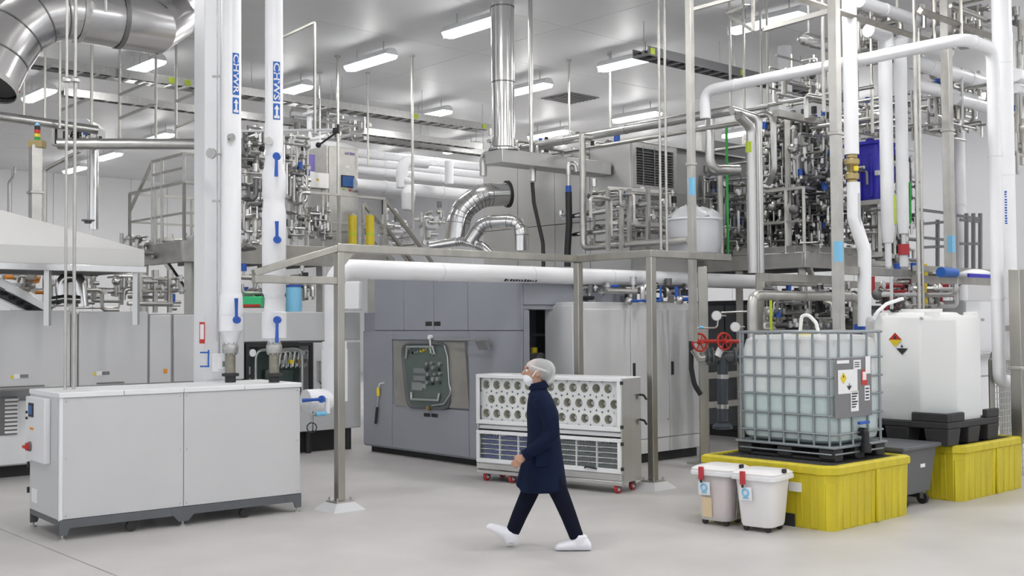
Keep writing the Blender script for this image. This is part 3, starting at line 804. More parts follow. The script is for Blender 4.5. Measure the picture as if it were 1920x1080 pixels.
# ================================================================== dark grey wheeled tub between the pallets
c = G(1700, 957); a, b = ab(c)
F = Fr('waste_tub', 'dark grey wheeled plastic tub between the yellow pallets', 'tub', a+.0, b+.05)
X['tub'] = mat('grey_tub', (.12,.125,.135), .5)
F.p('body', MB().loft([[(.06,.0,.14),(.62,.0,.14),(.62,1.1,.14),(.06,1.1,.14)],[(-.05,-.04,.66),(.72,-.04,.66),(.72,1.2,.66),(-.05,1.2,.66)]]), X['tub'], bevel=.02, smooth=False)
F.p('rim', MB().box(-.09,-.08,.64,.76,1.24,.69), X['tub'], bevel=.015)
F.p('tub_logo', MB().box(.36,-.03,.43,.46,-.022,.47), X['paper'])
for x in (.12,.56):
    for y in (.06,1.0):
        wv = F.p('wheel', MB().cyl((x-.02,y,.065),(x+.02,y,.065),.065,18), X['black'])
        part('fork', MB().box(x-.03,y-.02,.06,x+.03,y+.02,.15), X['galv'], wv)
# ================================================================== sample cart with tubes and trays
c = G(1165, 927); l = G(903, 901); a, b = ab(c)
yaw = math.atan2((l-c).y, (l-c).x) - math.pi/2
CW = (l-c).length + .05
t = thing('tube_cart', 'white framed stainless cart with round tube openings above blue and black trays', 'cart', c, yaw)
D = .46; zt = .0
s_ = pxm(c)
H = (927-709)/s_
z0, zm0, zm1, zt = .27, .80, .87, H
zm0 = (927-812)/s_; zm0 = H*.475; zm1 = H*.535
part('side_panel', MB().box(.0,-.02,.13,D,.0,H-.01), X['steel'], t, bevel=.004)
part('side_panel', MB().box(.0,CW,.13,D,CW+.02,H-.01), X['steel'], t, bevel=.004)
part('back_panel', MB().box(D-.015,0,.13,D,CW,H-.01), X['steel2'], t)
part('top_panel', MB().box(-.01,-.02,H-.02,D,CW+.02,H), X['white'], t, bevel=.006)
part('base_beam', MB().box(-.02,-.02,.16,.03,CW+.02,.235).box(-.02,-.02,.10,.02,CW+.02,.15), X['steel'], t, bevel=.006)
part('floor_panel', MB().box(0,0,.22,D,CW,.24), X['steel'], t)
part('middle_panel', MB().box(.02,0,zm0+.02,D,CW,zm1-.02), X['white'], t)
def doorframe(z0, z1):
    d = part('door_frame', MB().box(-.03,-.015,z0,.0,CW+.015,z0+.055).box(-.03,-.015,z1-.045,.0,CW+.015,z1).box(-.03,-.015,z0+.055,.0,.035,z1-.045).box(-.03,CW-.035,z0+.055,.0,CW+.015,z1-.045), X['white'], t, bevel=.005)
    part('door_glass', MB().box(-.016,.035,z0+.055,-.012,CW-.035,z1-.045), X['glass'], d)
    for z in (z0+.06, z1-.06): part('hinge', MB().box(-.035,-.045,z-.02,-.005,-.015,z+.02), X['black'], d)
    return d
doorframe(.245, zm0); doorframe(zm1, H-.002)
for z in (H*.84, H*.62):
    h_ = part('push_handle', MB().tube([(D-.02,-.02,z),(D-.02,-.075,z-.01),(D+.02,-.085,z-.06)], .014, 8), X['black'], t)
# board with round openings
dx, rows, R = .1715, 3, .052
zA, zB = zm1+.055, H-.047
dz = (zB-zA)/rows*1.02
mb = MB(); tubes = []
N = 20
for r in range(rows):
    zc = zB - dz*(r+.5)
    nn = int(CW/dx)+1
    for k in range(-1, nn+1):
        yc = CW - .10 - (k + (.5 if r % 2 else 0))*dx
        lo, hi = max(.0, yc-dx/2), min(CW, yc+dx/2)
        if hi - lo < .02: continue
        full = lo == yc-dx/2 and hi == yc+dx/2
        zlo, zhi = zc-dz/2, zc+dz/2
        if not (yc-R > lo and yc+R < hi):
            mb.add([(.05,lo,zlo),(.05,hi,zlo),(.05,hi,zhi),(.05,lo,zhi)], [(0,1,2,3)]); continue
        rect = []; circ = []
        for j in range(N):
            an = 2*math.pi*j/N; ca_, sa_ = math.cos(an), math.sin(an)
            kx = (hi-yc if ca_ > 0 else yc-lo)/max(abs(ca_),1e-6); kz = (dz/2)/max(abs(sa_),1e-6); kk = min(kx,kz)
            rect.append((.05, yc+kk*ca_, zc+kk*sa_)); circ.append((.05, yc+R*ca_, zc+R*sa_))
        mb.add(rect+circ, [(j,(j+1)%N,N+(j+1)%N,N+j) for j in range(N)])
        tubes.append((yc, zc))
part('tube_board', mb, X['paper'], t, smooth=False)
X['tubein'] = mat('tube_lining', (.42,.38,.27), .55)
X['spool'] = mat('brown_spool', (.13,.085,.04), .55, var=.4, vscale=30)
m_t = MB().lathe([(R+.006,0),(R,.002),(R,-.16)], 20, M.Rotation(-math.pi/2, 4, 'Y'), close=False).mesh('tube')
m_s = MB().lathe([(R*.99,.0),(R*.5,.012),(R*.38,.03),(R*.2,.03),(R*.18,.0)], 18, M.Rotation(-math.pi/2, 4, 'Y')).mesh('spool')
m_w = MB().torus((-.045,0,0),(1,0,0),R*.36,.007,14,6).box(-.05,-.006,-R*.3,-.04,.006,R*.3).mesh('spool_hub')
for yc, zc in tubes:
    tb = part('tube', m_t, X['tubein'], t, (.05, yc, zc))
    sp = part('spool', m_s, X['spool'], tb, (.10, 0, 0))
    if random.random() < .9: part('spool_hub', m_w, X['paper'], tb, (.11, random.uniform(-.01,.01), 0))
# trays
zA, zB = .30, zm0-.045
nc, nr = 7, 5
cw = (CW-.10)/nc; rh = (zB-zA)/nr
X['navytray'] = mat('navy_tray', (.02,.03,.20), .5); X['blacktray'] = mat('black_tray', (.05,.055,.06), .45)
m_tr = MB().box(.0,.012,0,.34,cw-.012,.006).box(.0,.012,0,.008,cw-.012,rh*.62).box(.33,.012,0,.34,cw-.012,rh*.8).box(0,.012,0,.34,.018,rh*.6).box(0,cw-.018,0,.34,cw-.012,rh*.6)
m_b = m_tr.mesh('tray', False); m_k = m_b.copy()
m_lp = MB().torus((.03,0,0),(1,0,0),.022,.006,10,6,0,math.pi).mesh('coil')
for r in range(nr):
    part('shelf', MB().box(.0,.04,zA+r*rh-.008,.36,CW-.04,zA+r*rh-.002), X['white'], t)
    for k in range(nc):
        y = CW-.05-(k+1)*cw
        blue_ = k < 3
        tr = part('tray', m_b if blue_ else m_k, X['navytray'] if blue_ else X['blacktray'], t, (.025, y, zA+r*rh))
        for _ in range(random.choice((0,1,1))):
            part('coil', m_lp, X['paper'], tr, (.0, random.uniform(.05, cw-.05), rh*.60))
for k in range(nc+1):
    if k in (0, nc): continue
    y = CW-.05-k*cw; part('divider', MB().box(.0,y-.006,zA-.01,.35,y+.006,zB+.01), X['white'], t)
for x, y in ((.05,.08),(.40,.08),(.05,CW-.10),(.40,CW-.10),(.05,CW-.52)):
    w_ = part('castor', MB().cyl((x,y-.018,.06),(x,y+.018,.06),.06,18), X['redw'], t)
    part('castor_hub', MB().cyl((x,y-.021,.06),(x,y+.021,.06),.032,14), X['white'], w_)
    part('castor_fork', MB().box(x-.02,y-.03,.06,x+.02,y-.022,.13).box(x-.02,y+.022,.06,x+.02,y+.03,.13).box(x-.03,y-.03,.115,x+.03,y+.03,.13), X['seam'], w_)
for k, y_ in enumerate((1.22, 1.10, .98)): part('brake_lever', MB().box(-.04,y_-.035,.085,-.015,y_+.02,.125), X['black' if k != 1 else 'plate'], t, bevel=.005)
part('door_handle', MB().tube([(-.03,.50,.29),(-.07,.46,.31),(-.07,.36,.30),(-.03,.33,.29)], .012, 8), X['black'], t)
# ================================================================== blue-grey machine
aM = 10.42; b0 = ab(along_px(uv(aM, 12, 1), W, 981))[1]
F = Fr('filling_machine', 'large blue-grey machine with rounded glass window behind the tube cart', 'machine', aM, b0)
bl = ab(along_px(uv(aM, 15, 1), W, 680))[1] - b0; bu = ab(along_px(uv(aM, 15, 2), W, 702))[1] - b0
zlo = F.A(690, 586)[1]; zhi = F.A(760, 513)[1]
F.p('lower_body', MB().box(.03,0.03,.10,.13,bl,zlo), X['bluegrey'], bevel=.01)
F.p('rear_body', MB().box(.13,.95,.10,2.4,bl,zlo), X['bluegrey'])
F.p('upper_body', MB().box(.03,0.03,zlo,2.4,bu,zhi), X['bluegrey'], bevel=.01)
F.p('plinth', MB().box(.14,.08,0,2.3,bl-.05,.10), X['dark'])  # near-black colour stands in for the shadow under the machine
def panel(px0, py0, px1, py1, nm='panel', m_='bluegrey', th=.03, gap=.006):
    y0, z1 = F.A(px0, py0); y1, z0 = F.A(px1, py1); pyc = None
    return F.p(nm, MB().box(0,y1+gap,z0+gap,th,y0-gap,z1-gap), X[m_], bevel=.004)
zmid = F.A(812, 620)[1]
def zpx(px, z):  # picture row of height z on the front
    y = F.A(px, 600)[0]; return proj(uv(aM, b0+y, z))[1]
ys = [F.A(p, 600)[0] for p in (702, 757, 813, 877, 979)]
for i in range(4): F.p('upper_panel', MB().box(0,ys[i+1]+.006,zmid+.006,.03,ys[i]-.006,zhi-.005), X['bluegrey'], bevel=.005)
yl = [F.A(p, 700)[0] for p in (681, 735, 879, 979)]
zp1 = F.A(800, 638)[1]; zp0 = F.A(800, 763)[1]
F.p('lower_panel', MB().box(0,yl[1]+.005,.13,.03,yl[0]-.004,zmid-.006), X['bluegrey'], bevel=.005)
F.p('lower_panel', MB().box(0,yl[3]+.004,.13,.03,yl[2]-.005,zmid-.006), X['bluegrey'], bevel=.005)
F.p('lower_panel', MB().box(0,yl[2]+.005,.13,.03,yl[1]-.005,zp0-.006), X['bluegrey'], bevel=.005)
F.p('lower_panel', MB().box(0,yl[2]+.005,zp1+.006,.03,yl[1]-.005,zmid-.006), X['bluegrey'], bevel=.005)
X['beige'] = mat('worn_beige_plate', (.30,.29,.265), .5, var=.12, vscale=3)
pl = F.p('window_plate', MB().prism([F.A(738,641),F.A(742,761),F.A(880,766),F.A(872,641)], -.012, .02, YZ), X['beige'])
# window: rounded tilted frame, dark chamber behind glass, small instruments
def rpoly(pts, r, k=5):
    q = fillet([V((p[0],p[1],0)) for p in pts[-1:]+pts+pts[:1]], r, k)[1:-1]; return [(p.x,p.y) for p in q]
win = [F.A(755,645),F.A(767,762),F.A(846,766),F.A(840,645)]
wp = rpoly(win, .16)
wf = F.p('window_frame', MB().tube([(-.02,y,z) for y,z in wp]+[(-.02,)+tuple(wp[0])], .026, 8), X['dgrey'])
X['cham'] = mat('chamber_green', (.055,.085,.075), .45, var=.3, vscale=6)
part('chamber', MB().prism([(y,z) for y,z in wp], -.016, -.013, YZ), X['cham'], wf)
part('window_glass', MB().prism([(y,z) for y,z in wp], -.034, -.031, YZ), X['glass'], wf)
rnd = random.Random(3)
X['silver'] = mat('machined_aluminium', (.55,.58,.57), .3, .8)
for r in range(5):
    for k in range(3):
        y, z = F.A(806+k*11+rnd.uniform(-2,2), 682+r*9+rnd.uniform(-2,2))
        part('nozzle', MB().cyl((-.018,y,z),(-.05-rnd.random()*.03,y,z),.022+rnd.random()*.012,10), X['silver'] if rnd.random()<.7 else X['cham'], wf)
for k in range(9):
    y, z = F.A(772+k*5.5, 656+rnd.uniform(-3,8))
    part('fitting', MB().cyl((-.02,y,z),(-.06,y,z),.018,8), X[rnd.choice(['yel','lime','silver','black','silver'])], wf)
for k in range(3):
    y0_, z0_ = F.A(778, 690+k*14); y1_, z1_ = F.A(801, 700+k*14)
    part('inner_plate', MB().box(-.03,y1_,z1_,-.016,y0_,z0_), X['plate'] if k < 2 else X['silver'], wf)
y0_, z0_ = F.A(776,716); y1_, z1_ = F.A(795,732); part('inner_box', MB().box(-.045,y1_,z1_,-.016,y0_,z0_), X['silver'], wf)
def onf(px, py, x): y, z = F.A(px, py); return (x, y, z)
cr = F.p('clamp_bar', MB().tube([onf(766,672,-.05),onf(770,650,-.07),onf(818,650,-.07),onf(820,664,-.05)], .018, 8), X['silver'])
cr2 = F.p('clamp_bar', MB().tube([onf(776,735,-.05),onf(778,748,-.07),onf(828,750,-.07),onf(829,737,-.05)], .018, 8), X['silver'])
part('clamp_knob', MB().cyl(onf(811,632,-.02),onf(811,632,-.07),.035,14), X['paper'], cr)
part('clamp_post', MB().tube([onf(811,636,-.05),onf(814,662,-.06)], .015, 8), X['silver'], cr)
part('clamp_knob', MB().cyl(onf(810,765,-.02),onf(810,765,-.09),.035,12), X['brass'], cr2)
F.p('hose_loop', MB().tube(fillet([onf(838,648,-.05),onf(845,670,-.06),onf(848,720,-.06),onf(852,735,-.06),onf(838,757,-.06),onf(815,760,-.06)], .1), .010, 8), X['silver'])
F.p('recess_handle', MB().box(-.006,*onf(810,611,0)[1:],.01,*onf(798,603,0)[1:]), X['black'], bevel=.004)
F.p('recess_handle', MB().box(-.006,*onf(826,611,0)[1:],.01,*onf(814,603,0)[1:]), X['black'], bevel=.004)
F.p('recess_handle', MB().box(-.006,*onf(807,782,0)[1:],.01,*onf(795,774,0)[1:]), X['black'], bevel=.004)
F.p('recess_handle', MB().box(-.006,*onf(821,783,0)[1:],.01,*onf(809,775,0)[1:]), X['black'], bevel=.004)
ar = F.p('lamp_arm', MB().tube([onf(818,637,-.04),onf(922,637,-.10)], .014, 8), X['silver'])
part('lamp_head', MB().hexa([onf(906,640,-.16),onf(924,640,-.16),onf(924,640,-.06),onf(906,640,-.06),onf(911,656,-.13),onf(929,656,-.13),onf(929,656,-.09),onf(911,656,-.09)]), X['plate'], ar)
g = thing('grease_gun', 'yellow and black hand tool hanging on the blue-grey machine', 'tool', uv(aM, b0) + W*F.A(712,790)[0], TH)
yy = F.A(712,790)[0]
def onl(px, py, x): y, z = F.A(px, py); return (x, y-yy, z)
part('grip', MB().cyl(onl(713,727,-.04), onl(713,742,-.04), .028, 12), X['yel'], g)
part('barrel', MB().cyl(onl(711,763,-.04), onl(708,794,-.04), .022, 12), X['black'], g)
part('stem', MB().cyl(onl(713,742,-.04), onl(711,763,-.04), .010, 8), X['silver'], g)
part('hook', MB().tube([onl(713,727,-.04),onl(716,719,-.04),onl(723,718,-.03)], .010, 8), X['paper'], g)
# darker return side with the equipment recess
F.p('side_panel', MB().box(.03,0,.13,.13,.03,2.25), X['bluegrey'], bevel=.005)
F.p('side_upper_panel', MB().box(.03,0,2.33,2.3,.03,zhi-.01), X['bluegrey'], bevel=.005)
# ================================================================== recess equipment between the machine and the white cabinet
bW = ab(G(1215, 868))[1]; aW = ab(along_px(uv(12, bW, 1), U, 1078))[0]
t = Fr('pump_station', 'dark equipment recess with yellow capped motor between the grey machine and white cabinet', 'machine', aW-.10, bW+.62)
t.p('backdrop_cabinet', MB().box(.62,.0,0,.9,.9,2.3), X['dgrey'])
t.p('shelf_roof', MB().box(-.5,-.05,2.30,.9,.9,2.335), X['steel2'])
mo = t.p('motor', MB().cyl((.1,.05,1.55),(.1,.35,1.55),.10,16), X['plate'])
part('motor_cap', MB().cyl((.1,.20,1.62),(.1,.20,1.72),.05,12), X['yel'], mo)
t.p('valve_block', MB().box(-.05,-.02,1.28,.25,.4,1.46), X['cab'], bevel=.01)
t.p('gearbox', MB().box(-.02,0,.8,.3,.4,1.25), X['seam'], bevel=.02)
t.p('upright', MB().cyl((-.28,.05,.0),(-.28,.05,2.32),.02,8), X['galv'])
t.p('rod', MB().cyl((.3,.0,1.9),(.3,.5,1.9),.02,8), X['galv'])
# ================================================================== white cabinet with doors
F = Fr('electrical_cabinet', 'tall white electrical cabinet with black handles behind the frame posts', 'cabinet', aW, bW)
LW = onB(1313, 600, bW)[0] - aW; zt = F.B(1085, 566)[1]
F.p('body', MB().box(.01,.01,.14,LW,.60,zt), X['cabw'], bevel=.008)
F.p('plinth', MB().box(.05,.06,0,LW-.05,.5,.14), X['dark'])
xd = [F.B(p, 650)[0] for p in (1092, 1181, 1253, 1312)]
for i in range(3):
    d = F.p('door', MB().box(xd[i]+.006,-.018,.36,xd[i+1]-.006,.01,zt-.10), X['cabw'], bevel=.006)
    if i: hx = xd[i]+.06; part('door_handle', MB().box(hx-.02,-.04,1.28,hx+.02,-.016,1.48), X['black'], d, bevel=.006)
    hx = xd[i+1]-.05; part('door_lock', MB().cyl((hx,-.016,.62),(hx,-.026,.62),.015,10), X['galv'], d)
for i in range(3): F.p('skirt_panel', MB().box(xd[i]+.006,-.014,.145,xd[i+1]-.006,.01,.345), X['cabw'], bevel=.005)
F.p('warning_sign', MB().box(*[LW-.10,-.021,1.83][:3],LW-.04,-.017,1.92), X['yel'])
F.p('side_panel', MB().box(-.012,.02,.15,.01,.58,zt-.05), X['cabw'], bevel=.006)
# ================================================================== walking person
def fused(mb, voxel, it=4, fac=.5):
    """weld overlapping solids into one continuous smooth skin"""
    me = mb.mesh('tmp'); ob = bpy.data.objects.new('tmp', me); col.objects.link(ob)
    r = ob.modifiers.new('r', 'REMESH'); r.mode = 'VOXEL'; r.voxel_size = voxel
    s = ob.modifiers.new('s', 'SMOOTH'); s.iterations = it; s.factor = fac
    out = bpy.data.meshes.new_from_object(ob.evaluated_get(bpy.context.evaluated_depsgraph_get()))
    bpy.data.objects.remove(ob); bpy.data.meshes.remove(me)
    out.polygons.foreach_set('use_smooth', [True]*len(out.polygons)); return out
def ell(cx, cy, z, hx, hy, n=20, tilt=0): return [(cx+hx*math.cos(2*math.pi*i/n), cy+hy*math.sin(2*math.pi*i/n), z+tilt*math.cos(2*math.pi*i/n)) for i in range(n)]
X['skin'] = mat('skin', (.52,.30,.21), .55, var=.06, vscale=20)
X['navy'] = mat('navy_coat', (.006,.012,.038), .8, spec=.15, var=.25, vscale=7, bump=.35, bscale=9)
X['trouser'] = mat('dark_trousers', (.006,.008,.020), .85, spec=.15, bump=.3, bscale=12)
X['shoe'] = mat('white_shoe_cover', (.86,.86,.92), .5, bump=.4, bscale=28)
X['mask'] = mat('face_mask', (.80,.83,.87), .6, bump=.1, bscale=60)
X['hairnet'] = poly_mat('hair_net', (.93,.94,.95), .55, rough=.4, trans=.3)
X['hair'] = mat('dark_hair', (.03,.025,.022), .6)
pg = G(1025, 1029)
pt = thing('person', 'person in navy coat, hair net, face mask and white shoe covers walking left', 'person', pg, 0)
ph = MB()
# body: trunk, limbs, neck, head with jaw, nose and ears, hands
ph.loft([ell(-.02,0,.86,.13,.17), ell(-.02,0,1.05,.11,.15), ell(-.03,0,1.25,.12,.18), ell(-.045,0,1.38,.095,.18), ell(-.055,0,1.44,.06,.10)])
ph.tube([(-.05,0,1.40),(-.07,0,1.49),(-.085,0,1.56)], [.075,.058,.056], 14)
ph.ball((-.088,0,1.635), (.098,.076,.108)); ph.ball((-.125,0,1.565), (.062,.056,.062)); ph.ball((-.03,0,1.64), (.075,.072,.09))
ph.tube([(-.178,0,1.655),(-.205,0,1.61),(-.185,0,1.598)], [.012,.018,.014], 8)                   # nose
ph.tube([(-.165,-.045,1.665),(-.178,0,1.668),(-.165,.045,1.665)], [.014,.016,.014], 8)           # brow
for s in (-1, 1): ph.ball((-.072, s*.078, 1.615), (.026,.012,.036))                                # ears
for s, kn, an in ((1, (-.16,.09,.50), (-.315,.09,.12)), (-1, (.13,-.09,.50), (.285,-.09,.11))):
    ph.tube([(-.02,s*.085,.90), kn, an], [.085,.058,.042], 12)
    ph.tube([an, (an[0]-.02, an[1], an[2]-(.0 if s > 0 else .05)), (an[0]-.12, an[1], (.17 if s > 0 else .035))], [.042,.036,.022], 10)
ph.tube([(-.035,-.16,1.39),(.03,-.235,1.21),(.04,-.24,1.08),(-.08,-.245,.965),(-.205,-.235,.875)], [.06,.048,.044,.038,.029], 12)
ph.tube([(-.035,.16,1.39),(.03,.23,1.21),(.06,.24,1.06),(.05,.24,.93),(.04,.235,.86)], [.06,.048,.044,.036,.029], 12)
def hand(w, s):
    w = V(w)
    d = V((-.75,0,-.66)).normalized() if s < 0 else V((-.1,0,-1)).normalized()
    f = V((-.66,0,.75)).normalized() if s < 0 else V((-1,0,.1)).normalized()      # knuckle side (forward)
    side = V((0,1,0))
    c = w + d*.05
    ph.tube([w - d*.02, w + d*.03, w + d*.075], [.027,.036,.034], 12)
    for i in range(4):
        b = w + d*.075 + f*(.030-.020*i)
        L = (.030,.034,.032,.026)[i]; cu = side*(.012 if s < 0 else -.012)
        ph.tube([b, b+d*L+cu*.4, b+d*L*1.6+cu*1.6-f*.004, b+d*L*1.75+cu*3.0-f*.006], [.0105,.0095,.009,.0075], 8)
    tb = w + d*.025 + f*.028
    ph.tube([tb, tb+f*.022+d*.024, tb+f*.022+d*.052+side*.01*(-s)*0.5], [.013,.011,.009], 8)
hand((-.205,-.235,.875), -1); hand((.04,.235,.86), 1)
part('body', fused(ph, .0075, 3), X['skin'], pt)
for s in (-1, 1):
    e = part('eye', MB().ball((-.170, s*.033, 1.638), .013, 10, 7), X['paper'], pt)
    part('iris', MB().ball((-.179, s*.034, 1.638), .006, 8, 6), X['ink'], e)
    part('eyebrow', MB().tube([(-.172,s*.018,1.662),(-.172,s*.038,1.668),(-.158,s*.056,1.660)], .006, 6), X['hair'], pt)
part('hair', fused(MB().ball((-.045,0,1.665), (.105,.083,.083)).ball((.0,0,1.62), (.075,.078,.085)), .012, 3), X['hair'], pt)
# coat
cm = MB()
cm.loft([ell(-.025,0,.535,.222,.235,24,.006), ell(-.025,0,.70,.20,.225,24), ell(-.018,0,.90,.165,.212,24), ell(-.02,0,1.05,.150,.205,24), ell(-.028,0,1.25,.148,.218,24),
         ell(-.045,0,1.36,.122,.215,24), ell(-.055,0,1.42,.098,.16,24), ell(-.06,0,1.455,.078,.098,24), ell(-.065,0,1.515,.074,.078,24)])
cm.tube([(-.04,-.145,1.385),(.0,-.20,1.31),(.035,-.237,1.20),(.045,-.245,1.08),(-.01,-.247,1.01),(-.10,-.245,.945),(-.19,-.237,.888)], [.082,.082,.077,.073,.068,.060,.052], 16)
cm.tube([(-.04,.145,1.385),(.0,.20,1.31),(.03,.235,1.20),(.055,.24,1.07),(.05,.24,.93),(.045,.238,.89)], [.082,.082,.075,.068,.058,.052], 16)
cm.loft([[(-.20,-.10,.56),(-.20,.12,.56),(-.16,.12,.54),(-.16,-.10,.54)],[(-.285,-.02,.575),(-.285,.10,.575),(-.25,.10,.565),(-.25,-.02,.565)]] and
        [[(-.275,-.06,.575),(-.285,.06,.575),(-.20,.08,.55),(-.20,-.08,.55)],[(-.21,-.06,.86),(-.21,.06,.86),(-.15,.08,.86),(-.15,-.08,.86)]])
ct = part('coat', fused(cm, .013, 5), X['navy'], pt)
part('collar', MB().loft([ell(-.06,0,1.47,.094,.098,20,.012), ell(-.066,0,1.53,.082,.084,20,.016), ell(-.066,0,1.532,.072,.074,20,.016), ell(-.06,0,1.47,.082,.086,20,.012)], caps=False), X['navy'], ct)
part('cuff', MB().tube([(-.178,-.238,.895),(-.203,-.236,.877)], .056, 16), X['navy'], ct)
part('pocket', MB().box(-.10,-.232,.78,.02,-.218,.93), X['navy'], ct, bevel=.004)
# trousers
tm = MB()
tm.tube([(-.02,.085,.82),(-.09,.088,.66),(-.165,.09,.47),(-.245,.09,.30),(-.315,.09,.135)], [.105,.098,.083,.074,.066], 16)
tm.tube([(-.02,-.085,.82),(.055,-.088,.66),(.135,-.09,.48),(.20,-.09,.32),(.275,-.09,.115)], [.105,.098,.083,.074,.066], 16)
tm.ball((-.02,0,.84), (.15,.17,.10))
part('trousers', fused(tm, .013, 4), X['trouser'], pt)
# shoe covers
def shoe(heel, dirx, y, L=.335):
    h = V((heel[0], y, heel[1])); d = V((dirx[0], 0, dirx[1])).normalized(); up = V((-d.z, 0, d.x)); up = up if up.z > 0 else -up
    rr_ = []
    for t_, w_, hh in ((0,.030,.06),(.10,.054,.11),(.22,.062,.135),(.36,.062,.13),(.52,.060,.105),(.72,.060,.085),(.90,.050,.066),(.98,.028,.04)):
        c = h + d*(t_*L)
        ring = []
        for i in range(16):
            an = 2*math.pi*i/16; a_, b_ = math.cos(an), math.sin(an)
            zz = hh*.5 + hh*.5*b_ if b_ > -.6 else hh*.1*(1+b_)
            ring.append(c + V((0, a_*w_*(1.0 if b_ > -.6 else .85), 0)) + up*max(0, zz))
        rr_.append(ring)
    return rr_
for heel, dr, y in (((-.285,.008),(-.27,.165),.09), ((.405,.006),(-1,0),-.09)):
    sm = MB().loft(shoe(heel, dr, y))
    ax = heel[0] - (.03 if y > 0 else .125)
    sm.lathe([(.060,.05),(.070,.11),(.068,.150)], 16, M.Translation((ax, y, .0)) @ M.Rotation(-.25 if y > 0 else .15, 4, 'Y'))
    part('shoe_cover', fused(sm, .010, 3), X['shoe'], pt)
# mask and hair net
mk = part('face_mask', fused(MB().ball((-.150,0,1.552), (.056,.066,.056)).ball((-.178,0,1.57), (.036,.03,.034)).ball((-.13,0,1.515), (.045,.05,.03)), .008, 2), X['mask'], pt)
part('mask_strap', MB().tube([(-.12,-.070,1.585),(-.085,-.084,1.635),(-.03,-.09,1.66)], .006, 6).tube([(-.12,.070,1.585),(-.085,.084,1.635),(-.03,.09,1.66)], .006, 6), X['mask'], mk)
part('hair_net', fused(MB().ball((-.055,0,1.668), (.128,.100,.082)).ball((.005,0,1.635), (.092,.098,.100)).ball((.03,0,1.575), (.052,.075,.075)), .011, 3), X['hairnet'], pt)
part('net_band', MB().torus((-.055,0,1.655), (.35,0,1), .105, .010, 28, 6), X['hairnet'], pt)
# ================================================================== clutter builder: real valves, flanges and small tubes
def skid_parts(t, org, rnd, box, Z, n, rr=(.010,.030), mats=('steel','steel2','galv'), valves=.5, step=(.15,.6)):
    """small orthogonal tube runs with valves, scattered in the volume seen through a picture box between two depths"""
    for i in range(n):
        p = P(rnd.uniform(box[0], box[2]), rnd.uniform(box[1], box[3]), rnd.uniform(*Z))
        pts = [p]; d0 = None
        for k in range(rnd.randint(1, 3)):
            d = rnd.choice([U, -U, W, -W, Zv, -Zv, Zv])
            if d0 is not None and abs(d.dot(d0)) > .5: d = Zv if abs(d0.z) < .5 else U
            q = pts[-1] + d*rnd.uniform(*step)
            x, y = proj(q)
            if not (box[0]-4 < x < box[2]+4 and box[1]-4 < y < box[3]+4): d = -d; q = pts[-1] + d*rnd.uniform(*step)*.6
            x, y = proj(q)
            if not (box[0]-8 < x < box[2]+8 and box[1]-8 < y < box[3]+8): continue
            pts.append(q); d0 = d
        r = rnd.uniform(*rr)
        if len(pts) > 1:
            part('tube', MB().tube([x-org for x in fillet(pts, r*2.5, 3)], r, 8), X[rnd.choice(mats)], t)
        if rnd.random() < valves:
            c = pts[0] - org; k = rnd.random(); e = rnd.uniform(.7, 1.3)
            if k < .35:
                v = part('valve', MB().cyl(c-U*.06*e, c+U*.06*e, .035*e, 10).cyl(c, c+Zv*.10*e, .02*e, 8), X[rnd.choice(('steel','seam','steel2'))], t)
                part('actuator', MB().cyl(c+Zv*.09*e, c+Zv*.20*e, .045*e, 12), X[rnd.choice(('steel','black','steel','blue','seam'))], v)
            elif k < .6:
                f = part('flange', MB().cyl(c-Zv*.015, c+Zv*.015, .06*e, 14).cyl(c-Zv*.05, c+Zv*.05, .03*e, 10), X[rnd.choice(mats)], t)
            elif k < .8:
                g = part('gauge', MB().cyl(c, c-W*.03, .05*e, 14), X['steel'], t)
                part('dial', MB().cyl(c-W*.028, c-W*.034, .042*e, 14), X['paper'], g)
            else: part('pump_housing', MB().ball(tuple(c), .07*e, 12, 8), X[rnd.choice(('steel','seam','steel2'))], t)
def clutter(name, label, cat, box, Z, n, seed, **k):
    base = P((box[0]+box[2])/2, box[3], (Z[0]+Z[1])/2)
    t = thing(name, label, cat, base, 0); skid_parts(t, base, random.Random(seed), box, Z, n, **k); return t
def rail(t, org, pts, top, hw=.021, n_mid=1, posts=True, kick=True, spacing=1.2, m_='steel2'):
    """handrail along a polyline of deck points (world), parts under t"""
    for i in range(len(pts)-1):
        p, q = pts[i]-org, pts[i+1]-org
        part('top_rail', bar([p+Zv*top, q+Zv*top], hw), X[m_], t)
        for k in range(n_mid):
            h = top*(k+1)/(n_mid+1); part('mid_rail', bar([p+Zv*h, q+Zv*h], hw*.8), X[m_], t)
        if kick: part('toe_board', MB().tube([p+Zv*.05, q+Zv*.05], .008, 4).tube([p+Zv*.09, q+Zv*.09], .008, 4) if False else bar([p+Zv*.06, q+Zv*.06], .05), X[m_], t)
        L = (q-p).length; m = max(1, round(L/spacing))
        for k in range(m + (1 if i == len(pts)-2 else 0)):
            c = p.lerp(q, k/m); part('rail_post', bar([c - Zv*.12, c+Zv*top], hw), X[m_], t)
